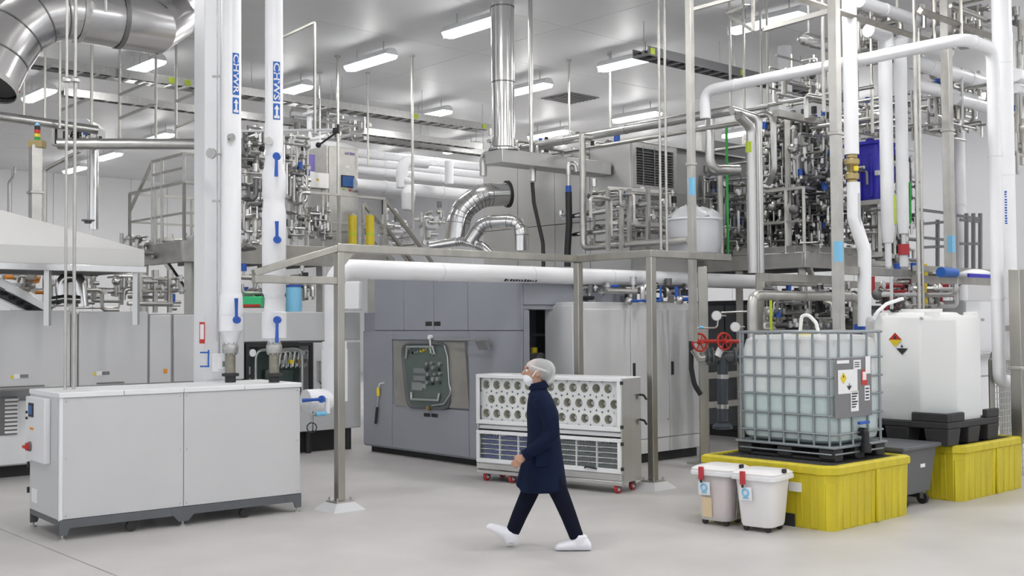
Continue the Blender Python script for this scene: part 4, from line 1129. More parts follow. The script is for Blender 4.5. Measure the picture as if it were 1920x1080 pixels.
# ================================================================== white production line along the left
LB = 15.6
aR = onB(678, 700, LB)[0]
zt = onB(560, 585, LB)[1]; zb = onB(150, 727, LB)[1]
F = Fr('line_enclosure', 'long white panelled production line enclosure behind the foreground cabinet', 'machine', onB(-60, 700, LB)[0], LB)
aL = F.a
def X_(px): return onB(px, 650, LB)[0] - F.a
F.p('core', MB().box(0,.03,zb,X_(455),1.6,zt-.03), X['joint'])
F.p('core', MB().box(X_(455),.45,.32,aR-aL-.3,1.6,zt-.03), X['joint'])
seg = [(-60,132,582),(134,145,584),(148,277,584),(281,321,590),(326,374,590),(376,458,588)]
for i, (p0, p1, yt) in enumerate(seg):
    z1 = onB((p0+p1)/2, yt, LB)[1]
    pn = F.p('panel', MB().box(X_(p0),0,zb+.02,X_(p1),.035,z1), X['cab'], bevel=.012)
    if i in (0, 2): part('grip_rail', MB().box(X_(p0)+.25,-.012,zb+.04,X_(p1)-.35,.0,zb+.06), X['seam'], pn)
    if i in (0, 2, 3):
        x = X_(p1) - (.75 if i < 3 else .12); q = part('warning_label', MB().box(x,-.006,zb+.16,x+(.20 if i < 3 else .06),0,zb+.22), X['paper' if i < 3 else 'orange'], pn)
        if i < 3: part('label_print', MB().box(x+.08,-.009,zb+.165,x+.19,-.005,zb+.215), X['plate'], q); part('label_triangle', MB().box(x-.04,-.008,zb+.165,x+.0,-.002,zb+.20), X['yel'], q)
F.p('panel', MB().box(X_(458),0,onB(520,640,LB)[1],aR-aL-.02,.035,zt), X['cab'], bevel=.012)
F.p('panel', MB().box(X_(588),0,.36,aR-aL-.02,.035,onB(620,642,LB)[1]), X['cab'], bevel=.012)
F.p('panel', MB().box(X_(455),0,.36,X_(586),.035,onB(520,756,LB)[1]), X['cab'], bevel=.012)
F.p('lower_base', MB().box(0,.5,.16,X_(455),1.5,zb), X['cab'], bevel=.02)
F.p('lower_step', MB().box(-.2,.42,.18,X_(120),.5,zb-.16), X['white'], bevel=.02)
F.p('shade_block', MB().box(.05,.6,0,X_(455),1.4,.16), X['dark'])  # solid dark blocks in place of the shadow under the raised line
F.p('shade_block', MB().box(X_(455),.25,0.0,aR-aL-.2,1.5,.34), X['dark'])
for x in (X_(585), X_(660)): F.p('machine_foot', MB().cyl((x,.12,0),(x,.12,.36),.05,12), X['black'])
lv = F.p('vent_grille', MB().box(X_(18),.40,zb-.62,X_(52),.43,zb-.1), X['seam'])
for k in range(9): part('slat', MB().box(X_(28),.385,zb-.60+k*.055,X_(54),.405,zb-.57+k*.055), X['paper'], lv)
# window in the line with hoses
x0, z1 = X_(461), onB(461,645,LB)[1]; x1, z0 = X_(586), onB(586,754,LB)[1]
wf = F.p('window_frame', MB().box(x0,-.01,z1-.05,x1,.04,z1).box(x0,-.01,z0,x0+.05,.04,z1-.05).box(x1-.05,-.01,z0,x1,.04,z1-.05), X['black'])
part('chamber_back', MB().box(x0,.40,z0,x1,.43,z1), X['cham'], wf)
part('inner_tank', MB().box(x0+.5,.28,z0+.1,x1-.18,.39,z1-.42), X['cham'], wf, bevel=.03)
part('inner_tray', MB().box(x0+.06,.06,z0,x1-.14,.39,z0+.09), X['paper'], wf)
part('inner_frame', MB().tube(fillet([V((x0+.22,.1,z0+.1)),V((x0+.22,.1,z1-.10)),V((x1-.13,.1,z1-.10)),V((x1-.13,.1,z0+.1))],.15), .025, 10), X['silver'], wf)
for k in range(9):
    x = x0+.60+k*.085; part('hose', MB().tube(fillet([V((x,.2,z1-.38)),V((x+.02,.16,z1-.12)),V((x+.15,.2,z1-.16)),V((x+.20,.3,z1-.40))],.12), .016, 8), X['paper'] if k % 3 else X['silver'], wf)
for k in range(6):
    x = x0+.58+k*.15; part('clamp', MB().cyl((x,.12,z1-.30),(x,.20,z1-.30),.035,10), X[('brass','silver','yel')[k%3]], wf)
part('gauge', MB().cyl((x0+.13,.02,z1-.14),(x0+.13,.06,z1-.14),.06,16), X['paper'], wf)
for k in range(3): part('manifold', MB().cyl((x0+.12,.15,z0+.12+k*.18),(x0+.12,.15,z0+.24+k*.18),.05,10), X['steel'], wf)
x = X_(597); F.p('door_handle', MB().box(x-.03,-.03,onB(597,715,LB)[1],x+.03,0,onB(597,676,LB)[1]), X['galv'], bevel=.006)
F.p('handle_cord', MB().tube([(x,-.03,onB(597,715,LB)[1]),(x+.05,-.03,onB(597,722,LB)[1]),(x+.03,-.03,onB(597,728,LB)[1]),(x-.06,-.03,onB(597,735,LB)[1])], .008, 6), X['black'])
# ================================================================== extraction hood
HBp = 15.0
h0 = Fr('extraction_hood', 'wide stainless extraction hood with sloping roof at the left edge', 'hood', onB(-90, 480, HBp)[0], HBp, onB(0, 502, HBp)[1])
xr = onB(271, 480, HBp)[0] - h0.a; hz = onB(0, 458, HBp)[1] - h0.z
h0.p('rim', MB().box(0,0,.0,xr,.02,hz).box(xr-.02,.02,0,xr,1.9,hz).box(0,1.88,0,xr-.02,1.9,hz), X['hood'], bevel=.004)
h0.p('rim_lip', MB().box(-.02,-.03,-.02,xr+.02,.0,.07), X['chrome'], bevel=.006)
xk = onB(10, 400, HBp)[0] - h0.a; kz = onB(20, 388, HBp+.8)[1] - h0.z
h0.p('sloped_roof', MB().add([(0,0,hz),(xr,0,hz),(xr,1.9,hz),(0,1.9,hz),(-.5,.8,kz),(xk,.8,kz),(xk,1.2,kz),(-.5,1.2,kz)], [(0,1,5,4),(1,2,6,5),(2,3,7,6),(4,5,6,7)]), X['hood'], smooth=False)
h0.p('underside', MB().box(.05,.05,.01,xr-.05,1.85,.04), X['plate'])
for px in (57, 92, 217, 258):
    x = onB(px, 540, HBp)[0]-h0.a
    h0.p('support_leg', bar([(x,.05 if px in (92,258) else 1.6,onB(px,582,HBp)[1]-h0.z-.2),(x,.05 if px in (92,258) else 1.6,.02)], .035), X['steel'])
cv = P(45, 560, 16.6)
t = thing('inclined_conveyor', 'inclined conveyor with steel side rails under the extraction hood', 'conveyor', P(45, 585, 16.4), 0)
o_ = P(45, 585, 16.4)
part('side_rail', MB().tube([P(-30,512,16.3)-o_, P(95,580,16.3)-o_], .05, 4, sq=True), X['steel'], t)
part('belt', MB().tube([P(-30,535,16.35)-o_, P(88,590,16.35)-o_], .06, 4, sq=True), X['dgrey'], t)
part('side_rail', MB().tube([P(-30,552,16.4)-o_, P(60,592,16.4)-o_], .03, 4, sq=True), X['steel'], t)
for k in range(6): part('roller', MB().cyl(P(-10+k*15,540+k*9,16.2)-o_, P(-10+k*15,540+k*9,16.5)-o_, .035, 10), X['black'], t)
du = thing('bent_duct', 'short shiny flexible duct under the extraction hood', 'duct', P(130, 582, 16.5), 0); o_ = P(130, 582, 16.5)
part('arch', MB().tube([p-o_ for p in fillet([P(116,572,16.5),P(116,522,16.5),P(148,518,16.5),P(155,575,16.5)], .35, 8)], .09, 14), X['chrome'], du)
part('branch', MB().tube([p-o_ for p in [P(98,563,16.3),P(120,560,16.3),P(150,562,16.4)]], .06, 14), X['chrome'], du)
part('clamp', MB().cyl(P(108,562,16.3)-o_, P(111,562,16.3)-o_, .068, 14), X['seam'], du)
clutter('process_piping', 'stainless pipes and valves seen between hood and line enclosure', 'piping', (100, 515, 345, 582), (17.2, 18.6), 46, 11, rr=(.014,.032), step=(.2,.9))
clutter('process_piping', 'small coloured fittings under the left end of the hood', 'piping', (2, 512, 95, 545), (17.2, 18.2), 16, 12, rr=(.014,.04), mats=('steel','cab','orange'))
t = thing('access_ladder', 'steel ladder rungs under the platform left of the white column', 'ladder', P(290, 585, 17.6), 0); o_ = P(290, 585, 17.6)
for px in (262, 291, 318): part('ladder_rail', bar([P(px,586,17.6)-o_, P(px,506,17.6)-o_], .03), X['steel2'], t)
for y in (522, 545, 571): part('rung', bar([P(262,y,17.6)-o_, P(318,y+1,17.6)-o_], .014), X['steel2'], t)
# ================================================================== left mezzanine platform
BM, DZ, RT = 19.0, 3.55, 1.12
aK = onB(345, 450, BM)[0]
a2 = onB(722, 450, BM)[0]
org = uv(aK, BM, 0)
t = Fr('mezzanine_platform', 'steel mezzanine platform with handrails behind the white risers', 'platform', aK, BM)
bq = ab(along_px(uv(aK, BM, DZ), W, 243))[1] - BM
t.p('deck', MB().box(-.0,0,DZ-.06,a2-aK,bq+1.0,DZ), X['steel2'])
t.p('fascia_beam', MB().box(-.06,-.06,DZ-.33,a2-aK,.0,DZ+.06), X['steel2'], bevel=.01)
t.p('fascia_beam', MB().box(-.06,0,DZ-.33,0,bq,DZ+.06), X['steel2'], bevel=.01)
for k in range(6): t.p('joist', MB().box(.4+k*.6,0,DZ-.28,.48+k*.6,bq,DZ-.06), X['plate'])
for x, y in ((.2,.2),(a2-aK-.2,.2),(.2,bq-.2),(a2-aK-.2,bq-.2)): t.p('leg', bar([(x,y,0),(x,y,DZ-.06)], .07), X['steel2'])
t.p('knee_brace', bar([(.2,.2,2.6),(-.0,.9,DZ-.2)], .04), X['post'])
RO = t.o
org_l = uv(0, 0, 0)
class L_: pass
def loc(a, b, z): return V((a-aK, b-BM, z))
def railing(pts, top, n_mid=1, spacing=1.2):
    for i in range(len(pts)-1):
        p, q = pts[i], pts[i+1]
        part('top_rail', bar([p+Zv*top, q+Zv*top], .024), X['steel2'], RO)
        for k in range(n_mid): part('mid_rail', bar([p+Zv*top*(k+1)/(n_mid+1), q+Zv*top*(k+1)/(n_mid+1)], .018), X['steel2'], RO)
        m = max(1, round((q-p).length/spacing))
        for k in range(m+1): c = p.lerp(q, k/m); part('rail_post', bar([c-Zv*.25, c+Zv*top], .024), X['steel2'], RO)
railing([loc(aK, BM+bq, DZ), loc(aK, BM, DZ), loc(a2, BM, DZ)], RT)
railing([loc(aK, BM+bq, DZ), loc(aK+2.6, BM+bq, DZ)], RT)
# taller guard frame on the left side
zA_ = onA(345, 288, aK)[1]
b2_ = ab(along_px(uv(aK, BM, zA_), W, 286))[1]; b3_ = ab(along_px(uv(aK, BM, 4), W, 244))[1]
part('guard_rail', bar([loc(aK,BM,zA_), loc(aK,b2_,zA_)], .024), X['steel2'], RO)
part('guard_rail', bar([loc(aK,b2_,zA_), loc(aK,b3_,onA(244,394,aK)[1])], .024), X['steel2'], RO)
part('guard_rail', bar([loc(aK,BM,(zA_+DZ+RT)/2), loc(aK,b2_,(zA_+DZ+RT)/2)], .02), X['steel2'], RO)
part('guard_rail', bar([loc(aK,BM,zA_), loc(aK+1.6,BM,zA_)], .024), X['steel2'], RO)
for px in (286, 304, 345): bb = ab(along_px(uv(aK, BM, 4), W, px))[1]; part('guard_post', bar([loc(aK,bb,DZ), loc(aK,bb,zA_)], .024), X['steel2'], RO)
# stair down to the right
stp = P(812, 470, 22.6)
s0 = uv(a2, BM, DZ); s1 = s0 + U*1.55 - Zv*1.6
st_ = thing('platform_stair', 'steel stair with sloping handrails descending right from the platform', 'stair', s0, 0)
for off in (0, .8):
    for h in (0, .55, 1.1): part('stringer' if h == 0 else 'stair_rail', bar([W*off+Zv*h, s1-s0+W*off+Zv*h], .03 if h else .05), X['post' if h else 'steel2'], st_)
    for k in (0, 1): q = (s1-s0)*k+W*off; part('stair_post', bar([q, q+Zv*1.1], .026), X['steel2'], st_)
for k in range(7): q = (s1-s0)*(k+.5)/7; part('tread', MB().box(-.12,0,-.015,.12,.8,.015, M.Translation(q) @ M.Rotation(TH,4,'Z')), X['grating'], st_)
# ---- equipment on the platform
B3 = 20.2
F = Fr('touchscreen_cabinet', 'tall stainless control cabinet with blue touchscreen on the platform', 'control cabinet', onB(613, 400, B3)[0], B3, DZ)
x1 = onB(672, 400, B3)[0]-F.a; z1 = onB(640, 276, B3)[1]-DZ
yb = ab(along_px(uv(F.a, B3, 5), W, 579))[1]-B3
F.p('body', MB().box(0,.0,0,x1,yb,z1), X['steel2'], bevel=.008)
F.p('door', MB().box(.04,-.025,.5,x1-.03,0,z1-.03), X['steel2'], bevel=.006)
F.p('sloped_top', MB().hexa([(0,0,z1),(x1,0,z1),(x1,yb,z1),(0,yb,z1),(.02,yb*.5,z1+.17),(x1-.1,yb*.5,z1+.17),(x1-.1,yb,z1+.17),(.02,yb,z1+.17)]), X['white'])
xa, za = F.B(640, 330); xb, zb2 = F.B(661, 351)
sc_ = F.p('screen_bezel', MB().box(xa-.02,-.045,zb2-.02,xb+.02,-.02,za+.02), X['black'])
part('screen', MB().box(xa,-.05,zb2,xb,-.043,za), X['screen'], sc_)
xa, za = F.B(655, 288); mb = MB()
for x0_, y0_, x1_, y1_ in strokes(6, .26, .07, random.Random(4)): mb.box(xa+x0_,-.032,za+y0_,xa+x1_,-.026,za+y1_)
X['lilac'] = mat('faded_blue_print', (.22,.20,.42), .5)
F.p('printed_marking', mb, X['lilac'])
xa, za = F.B(650, 313); F.p('label', MB().box(xa-.05,-.03,za-.03,xa+.06,-.026,za+.03), X['paper'])
for px, py in ((644,355),(655,357)): xa, za = F.B(px, py); F.p('push_button', MB().cyl((xa,-.025,za),(xa,-.05,za),.02,10), X['red' if px > 650 else 'lime'])
F = Fr('junction_cabinet', 'stainless box with yellow warning label and purple panel left of the touchscreen cabinet', 'box', onB(574, 400, 19.8)[0], 19.8, DZ)
x1 = F.B(617,340)[0]; z0 = F.B(590,352)[1]; z1 = F.B(590,322)[1]
F.p('box', MB().box(0,0,z0,x1,.25,z1), X['steel'], bevel=.01)
F.p('stand', MB().box(.05,.1,0,.10,.15,z0).box(x1-.1,.1,0,x1-.05,.15,z0), X['steel2'])
F.p('warning_label', MB().box(x1*.45,-.006,(z0+z1)/2-.02,x1*.55,0,(z0+z1)/2+.03), X['yel'])
X['purple'] = mat('purple_film', (.20,.16,.48), .35)
F.p('purple_panel', MB().box(F.B(577,300)[0],.05,z1,F.B(593,300)[0],.09,F.B(585,289)[1]), X['purple'])
F.p('hopper', MB().lathe([(.05,F.B(595,430)[1]),(.07,F.B(595,415)[1]),(.20,F.B(595,388)[1])], 4, M.Translation((.25,.3,0)) @ M.Rotation(math.pi/4,4,'Z')), X['steel'])
for px in (661, 694):
    p0 = P(px, 452, 20.9); s = pxm(p0)
    d = thing('yellow_bollard', ('left' if px == 661 else 'right') + ' yellow guard drum on the platform below the touchscreen', 'guard', V((p0.x,p0.y,DZ)), 0, 'yellow platform guards')
    part('drum', MB().cyl((0,0,0),(0,0,zat(p0,404)-DZ),8/s,16), X['yel'], d); part('band', MB().cyl((0,0,.18),(0,0,.22),8.4/s,16), X['lime'], d); part('cap', MB().lathe([(8/s,0),(4/s,.04)],16), X['plate'], d, (0,0,zat(p0,404)-DZ))
clutter('process_piping', 'dense small valves and tubing between the two white risers', 'piping', (452, 238, 492, 470), (19.6, 21.0), 60, 21, rr=(.012,.05), mats=('steel','steel2','seam','steel','galv'), valves=.7)
clutter('process_piping', 'valves and gauges on the platform right of the second riser', 'piping', (536, 245, 578, 450), (19.6, 20.6), 60, 22, rr=(.012,.04), valves=.7)
clutter('process_piping', 'small fittings below the stainless junction box', 'piping', (578, 390, 618, 448), (20.0, 20.5), 24, 23, rr=(.01,.03), valves=.8)
clutter('process_piping', 'equipment behind the handrails left of the white column', 'piping', (225, 440, 372, 480), (20.5, 23.0), 36, 24, rr=(.015,.05), valves=.7)
clutter('process_piping', 'fittings beside the stair foot behind the overhead pipe', 'piping', (708, 395, 830, 462), (23.5, 25), 34, 25, rr=(.015,.05), valves=.6, mats=('steel','white','steel2','white'))
t = thing('hanging_coverall', 'white protective suit hanging behind the stair handrail', 'clothing', P(765, 395, 23.8), 0); o_ = P(765, 395, 23.8)
part('body', fused(MB().tube([P(765,345,23.8)-o_,P(766,362,23.8)-o_,P(764,395,23.8)-o_], [.05,.16,.12], 12).ball(tuple(P(765,340,23.8)-o_), .09), .02, 3), X['white'], t)
part('hook', MB().cyl(P(765,342,23.8)-o_, P(765,330,23.8)-o_, .01, 6), X['galv'], t)
# ---- white insulated pipes beyond the platform
for i, (p0, p1, r, lb) in enumerate([((664,286,25.5),905,8.5,'topmost'), ((664,303,25.2),905,8,'second'), ((664,318,24.6),905,8,'third'), ((664,346,24.0),885,12,'thickest')]):
    s = P(*p0); pts = route(s, ('u', p1))
    pipe('insulated_pipe', pts, r/pxm(s), X['pvc'], lb + ' white insulated pipe running right from behind the touchscreen cabinet', rings=1.6, group='white pipes beyond the platform')
pipe('insulated_pipe', route((842,302,25), ('z',345)), .10, X['pvc'], 'short upright white pipe joining the pipes right of the touchscreen cabinet')
pipe('insulated_pipe', route((754,352,24.2), ('z',300), ('u',800)), .13, X['pvc'], 'bent white valve body among pipes behind the hanging suit')
pipe('signal_boom', [P(448,246,19.2), P(632,243,19.6)], .022, X['pvc'], 'thin white horizontal boom beside the second riser', 'boom')
t = thing('boom_camera', 'black camera bracket at the end of the white boom', 'camera', P(630, 245, 19.6), 0); o_ = P(630, 245, 19.6); s = pxm(o_)
part('bracket', MB().cbox((0,0,0),(12/s,.08,10/s)), X['black'], t, bevel=.01); part('mast', MB().cyl((4/s,0,0),(4/s,0,12/s),.022,8), X['black'], t)
part('strut', MB().cyl((0,0,-4/s),(-33/s,.05,-26/s),.018,8), X['black'], t); part('knuckle', MB().ball((-34/s,.05,-26/s),.05), X['black'], t)
clutter('process_piping', 'pipework far behind the riser base with blue and green crates', 'piping', (455, 515, 590, 560), (18.2, 19.0), 26, 31, rr=(.015,.05), mats=('steel','post','steel2'))
for i, (p0, p1, m_, lb) in enumerate([((453,556),(492,577),'greenlit','bright green crate seen between the riser bases'), ((536,538),(566,584),'sky','light blue drum behind the frame bracket'), ((640,528),(676,582),'white','white electrical box behind the first frame post')]):
    q0, q1 = P(*p0, 18.0), P(*p1, 18.0)
    if m_ == 'greenlit': X['greenlit'] = mat('green_crate', (.05,.62,.25), .5)
    b = thing(('crate','drum','electrical_box')[i], lb, ('crate','drum','box')[i], V(((q0.x+q1.x)/2, 18.0, q1.z)), 0)
    w2, hh = (q1.x-q0.x)/2, q0.z-q1.z
    if i == 1: part('shell', MB().lathe([(w2,0),(w2*1.03,hh*.3),(w2,hh*.33),(w2,hh*.9),(w2*.9,hh)],20), X[m_], b); part('lid', MB().cyl((0,0,hh),(0,0,hh+.03),w2*1.02,20), X['blue'], b)
    else:
        part('shell', MB().box(-w2,-.1,0,w2,.2,hh), X[m_], b, bevel=.015); part('lid' if i == 0 else 'door', MB().box(-w2*.95,-.12,hh*.05,w2*.95,-.1,hh*.95 if i else hh*.3), X['white' if i else 'red'], b, bevel=.006)
# ================================================================== stainless oven housing with louvred unit
nc = P(1183, 400, 19.0); ha, hb = ab(nc)
zt = zat(nc, 262); zl = zat(nc, 352)
F = Fr('oven_housing', 'large stainless steel oven housing with dark louvred grille above the machines', 'machine', ha, hb, 2.9)
bL = ab(along_px(uv(ha, hb, 4), W, 906))[1]-hb; bS = ab(along_px(uv(ha, hb, 4), W, 1040))[1]-hb
aE = ab(along_px(uv(ha, hb, 4), U, 1268))[0]-ha
H_ = zt-2.9
F.p('body', MB().box(.03,.03,0,3.2,bL,H_-.03), X['joint'])
for y0, y1 in ((0.0, bS*.52), (bS*.52, bS), (bS, bS+(bL-bS)*.5), (bS+(bL-bS)*.5, bL)):
    for z0, z1 in ((.0, H_*.42), (H_*.42, H_)):
        F.p('wall_sheet', MB().box(0,y0+.006,z0+.006,.035,y1-.006,z1-.006), X['satin'], bevel=.005)
F.p('roof_sheet', MB().box(-.04,-.04,H_-.03,3.2,bL+.02,H_), X['satin'], bevel=.008)
zl_ = zl-2.9
lf = F.p('louvre_frame', MB().box(.02,-.03,H_-.12,aE,.03,H_-.03).box(.02,-.03,zl_,aE,.03,zl_+.07).box(.02,-.03,zl_+.07,.12,.03,H_-.12).box(aE-.10,-.03,zl_+.07,aE,.03,H_-.12), X['satin'])
part('grille_back', MB().box(.1,.02,zl_,aE-.08,.04,H_-.1), X['dgrey'], lf)
nl = 13
me = MB().hexa([(.12,-.02,0),(aE-.1,-.02,0),(aE-.1,.02,.03),(.12,.02,.03),(.12,-.02,.012),(aE-.1,-.02,.012),(aE-.1,.02,.042),(.12,.02,.042)]).mesh('louvre_slat', False)
for k in range(nl): part('louvre_slat', me, X['seam'], lf, (0,0,zl_+.09+k*(H_-zl_-.24)/nl))
for k in range(1, 4): part('grille_bar', MB().box(aE*k/4-.012,-.03,zl_+.05,aE*k/4+.012,-.018,H_-.08), X['plate'], lf)
F.p('end_sheet', MB().box(.02,0,0,aE+.4,.03,zl_), X['satin'], bevel=.005)
F.p('rear_unit', MB().box(aE,.1,zl_-.5,aE+.7,1.2,H_-.35), X['steel2'], bevel=.02)
# pipes on and around the housing
pipe('steam_pipe', route((1372,207,16.5), ('v',906), ('z',330)), .072, X['steel'], 'long stainless pipe sloping up across the housing roof to the valve skid', rings=1.4, rmat=X['galv'])
pipe('steam_pipe', route((1388,230,16.7), ('v',1130)), .032, X['steel2'], 'thinner pipe under the long stainless roof pipe')
c0 = P(944, 270, 17.9)
t = thing('vertical_duct', 'bright polished vertical duct rising to the ceiling from the oven housing', 'duct', V((c0.x, c0.y, zat(c0, 283))), 0); zc = zat(c0, 283)
part('duct', MB().cyl((0,0,0),(0,0,CEIL-zc),.187,32), X['chrome'], t)
for y in (155, 14): part('band', MB().cyl((0,0,zat(c0,y)-zc-.012),(0,0,zat(c0,y)-zc+.012),.192,32), X['seam'], t)
part('collar', MB().lathe([(.26,0),(.26,.03),(.203,.06),(.20,.2)],28), X['chrome'], t)
for k, (an) in enumerate((-.9, -2.2)): part('lengthwise_seam', MB().box(.184*math.cos(an)-.008,.184*math.sin(an)-.008,.2,.184*math.cos(an)+.008,.184*math.sin(an)+.008,CEIL-zc), X['chrome'], t)
part('plenum', MB().box(-.21,-.21,-.22,2.3,.21,0,M.Rotation(TH,4,'Z')), X['satin'], t, bevel=.01)
def gored(name, pts, r, m_, label, cat='pipe', rings=True, fil=.35, seg=4):
    q = fillet([V(p) for p in pts], fil, seg); o = V(pts[0])
    t = thing(name, label, cat, o, 0); part('cladding', MB().tube([p-o for p in q], r, 22), m_, t)
    if rings:
        for i in range(1, len(q)-1):
            d = (q[i+1]-q[i-1]).normalized(); part('gore_seam', MB().cyl(q[i]-o-d*.006, q[i]-o+d*.006, r*1.012, 22), X['seam'] if rings == 'dark' else m_, t)
    return t
gored('clad_elbow_pipe', [P(950,364,20.6), P(902,366,20.4), P(862,395,20.4), P(857,450,20.4)], .215, X['chrome'], 'thick bright clad pipe elbow leaving the housing wall', rings='dark', fil=.5)
t = thing('pipe_flange', 'dark flange ring where the thick clad elbow meets the housing', 'flange', P(951,364,20.62), 0); d = (P(950,364,20.6)-P(902,366,20.4)).normalized()
part('ring', MB().cyl(-d*.02, d*.03, .25, 24), X['black2'], t)
for k in range(8): an = k*math.pi/4; part('bolt', MB().cyl(-d*.035+V((0,math.cos(an)*.23,math.sin(an)*.23)), V((0,math.cos(an)*.23,math.sin(an)*.23)), .015, 6), X['galv'], t)
gored('clad_elbow_pipe', [P(978,470,19.8), P(978,414,19.8), P(905,417,20.0), P(880,455,20.0)], .125, X['chrome'], 'middle bright clad pipe arching over the grey machine', rings='dark', fil=.32)
gored('clad_elbow_pipe', [P(806,462,20.2), P(868,452,20.2), P(905,462,19.9), P(925,480,19.8)], .085, X['chrome'], 'low bright clad pipe lying behind the overhead beam', rings='dark', fil=.3)
pipe('drop_pipe', route((994,-20,18.4), ('z',292)), .036, X['steel'], 'thin upright steel pipe right of the vertical duct')
t = thing('hose_valve', 'blue valve and white fitting at the foot of the thin upright pipe', 'valve', P(998,300,18.4), 0); s = pxm(P(998,300,18.4))
part('valve_body', MB().cyl((0,0,14/s),(0,0,-6/s),.05,12), X['blue'], t); part('handle', MB().box(-.10,-.05,6/s,.10,-.02,9/s), X['blue'], t); part('fitting', MB().cyl((0,0,-6/s),(0,0,-40/s),.06,14), X['steel'], t)
pipe('black_hose', [P(998,342,18.4), P(1001,380,18.4), P(1010,420,18.4), P(1018,455,18.4), P(1019,500,18.3), P(1005,560,18.0)], .032, X['black'], 'thin black hose hanging in front of the housing', 'hose', fil=.4)
pipe('black_hose', [P(1066,360,18.4), P(1067,420,18.4), P(1064,470,18.4), P(1064,500,18.4)], .055, X['black'], 'thick black hose below the blue capped fitting', 'hose', fil=.3)
t = thing('capped_fitting', 'blue cap on the thick black hose', 'fitting', P(1066,362,18.4), 0); part('cap', MB().cyl((0,0,0),(0,0,.12),.05,12), X['blue'], t); part('neck', MB().cyl((0,0,.12),(0,0,.32),.03,10), X['steel'], t); part('elbow', MB().tube(fillet([V((0,0,.3)),V((0,0,.48)),V((.12,0,.48)),V((.14,0,.35))],.1),.045,12), X['steel'], t)
pipe('service_pipe', route((1092,252,18.2), ('z',465), ('p',(1290,450,16.9))), .055, X['steel2'], 'grey service pipe dropping then running right to the tall post', rings=1.0, rmat=X['galv'])
pipe('service_pipe', [P(1052,395,18.6), P(1052,405,18.6), P(1066,407,18.5), P(1215,382,17.6)], .045, X['chrome'], 'upper shiny horizontal pipe below the louvred grille', rings=.9)
pipe('service_pipe', [P(1075,440,18.5), P(1205,425,17.7)], .048, X['chrome'], 'lower shiny horizontal pipe below the louvred grille', rings=[.5,.55])
pipe('service_pipe', [P(1110,258,18.2), P(1092,256,18.2), P(1092,300,18.2)], .055, X['steel2'], 'short grey elbow on top of the service pipe')
clutter('process_piping', 'pipes and fittings below the louvred grille', 'piping', (1090, 360, 1290, 470), (17.8, 18.8), 50, 41, rr=(.012,.03), valves=.5, step=(.3,1.0))
clutter('process_piping', 'fittings on the housing roof right of the vertical duct', 'piping', (910, 262, 1180, 300), (19.6, 20.6), 36, 42, rr=(.015,.035), valves=.7)
clutter('process_piping', 'dark hoses and fittings on top of the white electrical cabinet', 'piping', (1035, 535, 1300, 566), (16.2, 17.4), 40, 43, rr=(.015,.04), mats=('black','steel','steel2','blue'), valves=.7)
t = thing('guard_rail', 'stainless guard rail frame below the louvred grille', 'railing', P(1140, 470, 17.6), 0); o_ = P(1140, 470, 17.6)
for px in (1140, 1165, 1180, 1215): part('post', bar([P(px,470,17.6)-o_, P(px,354,17.6)-o_], .028), X['steel2'], t)
part('rail', bar([P(1138,353,17.6)-o_, P(1240,360,17.9)-o_], .028), X['steel2'], t); part('rail', bar([P(1138,417,17.6)-o_, P(1260,422,17.9)-o_], .024), X['steel2'], t)
# ================================================================== wrapped drum
c0 = P(1302, 476, 17.4); s = pxm(c0)
t = thing('wrapped_drum', 'white drum wrapped in clear plastic on the platform behind the tall post', 'drum', c0, 0)
zz = lambda y: zat(c0, y)-c0.z
part('drum', MB().lathe([(46/s,0),(52/s,zz(455)),(52/s,zz(418)),(50/s,zz(412))],28), X['wrap'], t)
part('rim', MB().torus((0,0,zz(413)),(0,0,1),51/s,.02,28,8), X['white'], t)
bag = MB().lathe([(50/s,zz(412)),(44/s,zz(402)),(30/s,zz(396)),(14/s,zz(390))],22)
rb = random.Random(5); bag.v = [(x*(1+rb.uniform(-.16,.16)), y*(1+rb.uniform(-.16,.16)), z+rb.uniform(-.05,.07)) for x,y,z in bag.v]
part('plastic_top', bag, X['wrap'], t)
part('content', MB().cyl((0,0,.02),(0,0,zz(425)),44/s,24), X['paper'], t)
# ================================================================== valve skid platform on the right
kc = P(1508, 475, 18.6); ka, kb = ab(kc); KZ = kc.z
F = Fr('valve_skid', 'elevated stainless valve skid packed with tubing behind the liquid container', 'skid', ka, kb)
bE = ab(along_px(uv(ka, kb, KZ), W, 1232))[1]-kb; aE = ab(along_px(uv(ka, kb, KZ), U, 1700))[0]-ka
aE_, bE_ = aE, bE
F.p('deck', MB().box(0,0,KZ-.06,aE,bE,KZ), X['steel2'])
F.p('fascia_beam', MB().box(-.05,-.05,KZ-.24,aE,0,KZ+.02), X['steel2'], bevel=.01)
F.p('fascia_beam', MB().box(-.05,0,KZ-.24,0,bE,KZ+.02), X['steel2'], bevel=.01)
F.p('toe_board', MB().box(-.02,-.02,KZ+.03,aE,0,KZ+.14), X['steel2']); F.p('toe_board', MB().box(-.02,0,KZ+.03,0,bE*.45,KZ+.14), X['steel2'])
for k in range(5): F.p('joist', MB().box(.3+k*.5,0,KZ-.2,.36+k*.5,bE,KZ-.06), X['plate'])
for x, y in ((.15,.15),(aE-.2,.15),(.15,bE-.2),(.15,bE*.45)): F.p('leg', bar([(x,y,0),(x,y,KZ-.06)], .06), X['post'])
F.p('knee_brace', bar([(.1,-.02,KZ-.22),(.65,.1,KZ-.95)], .04), X['steel2'])
RO = F.o
def kl(a, b, z): return V((a, b, z))
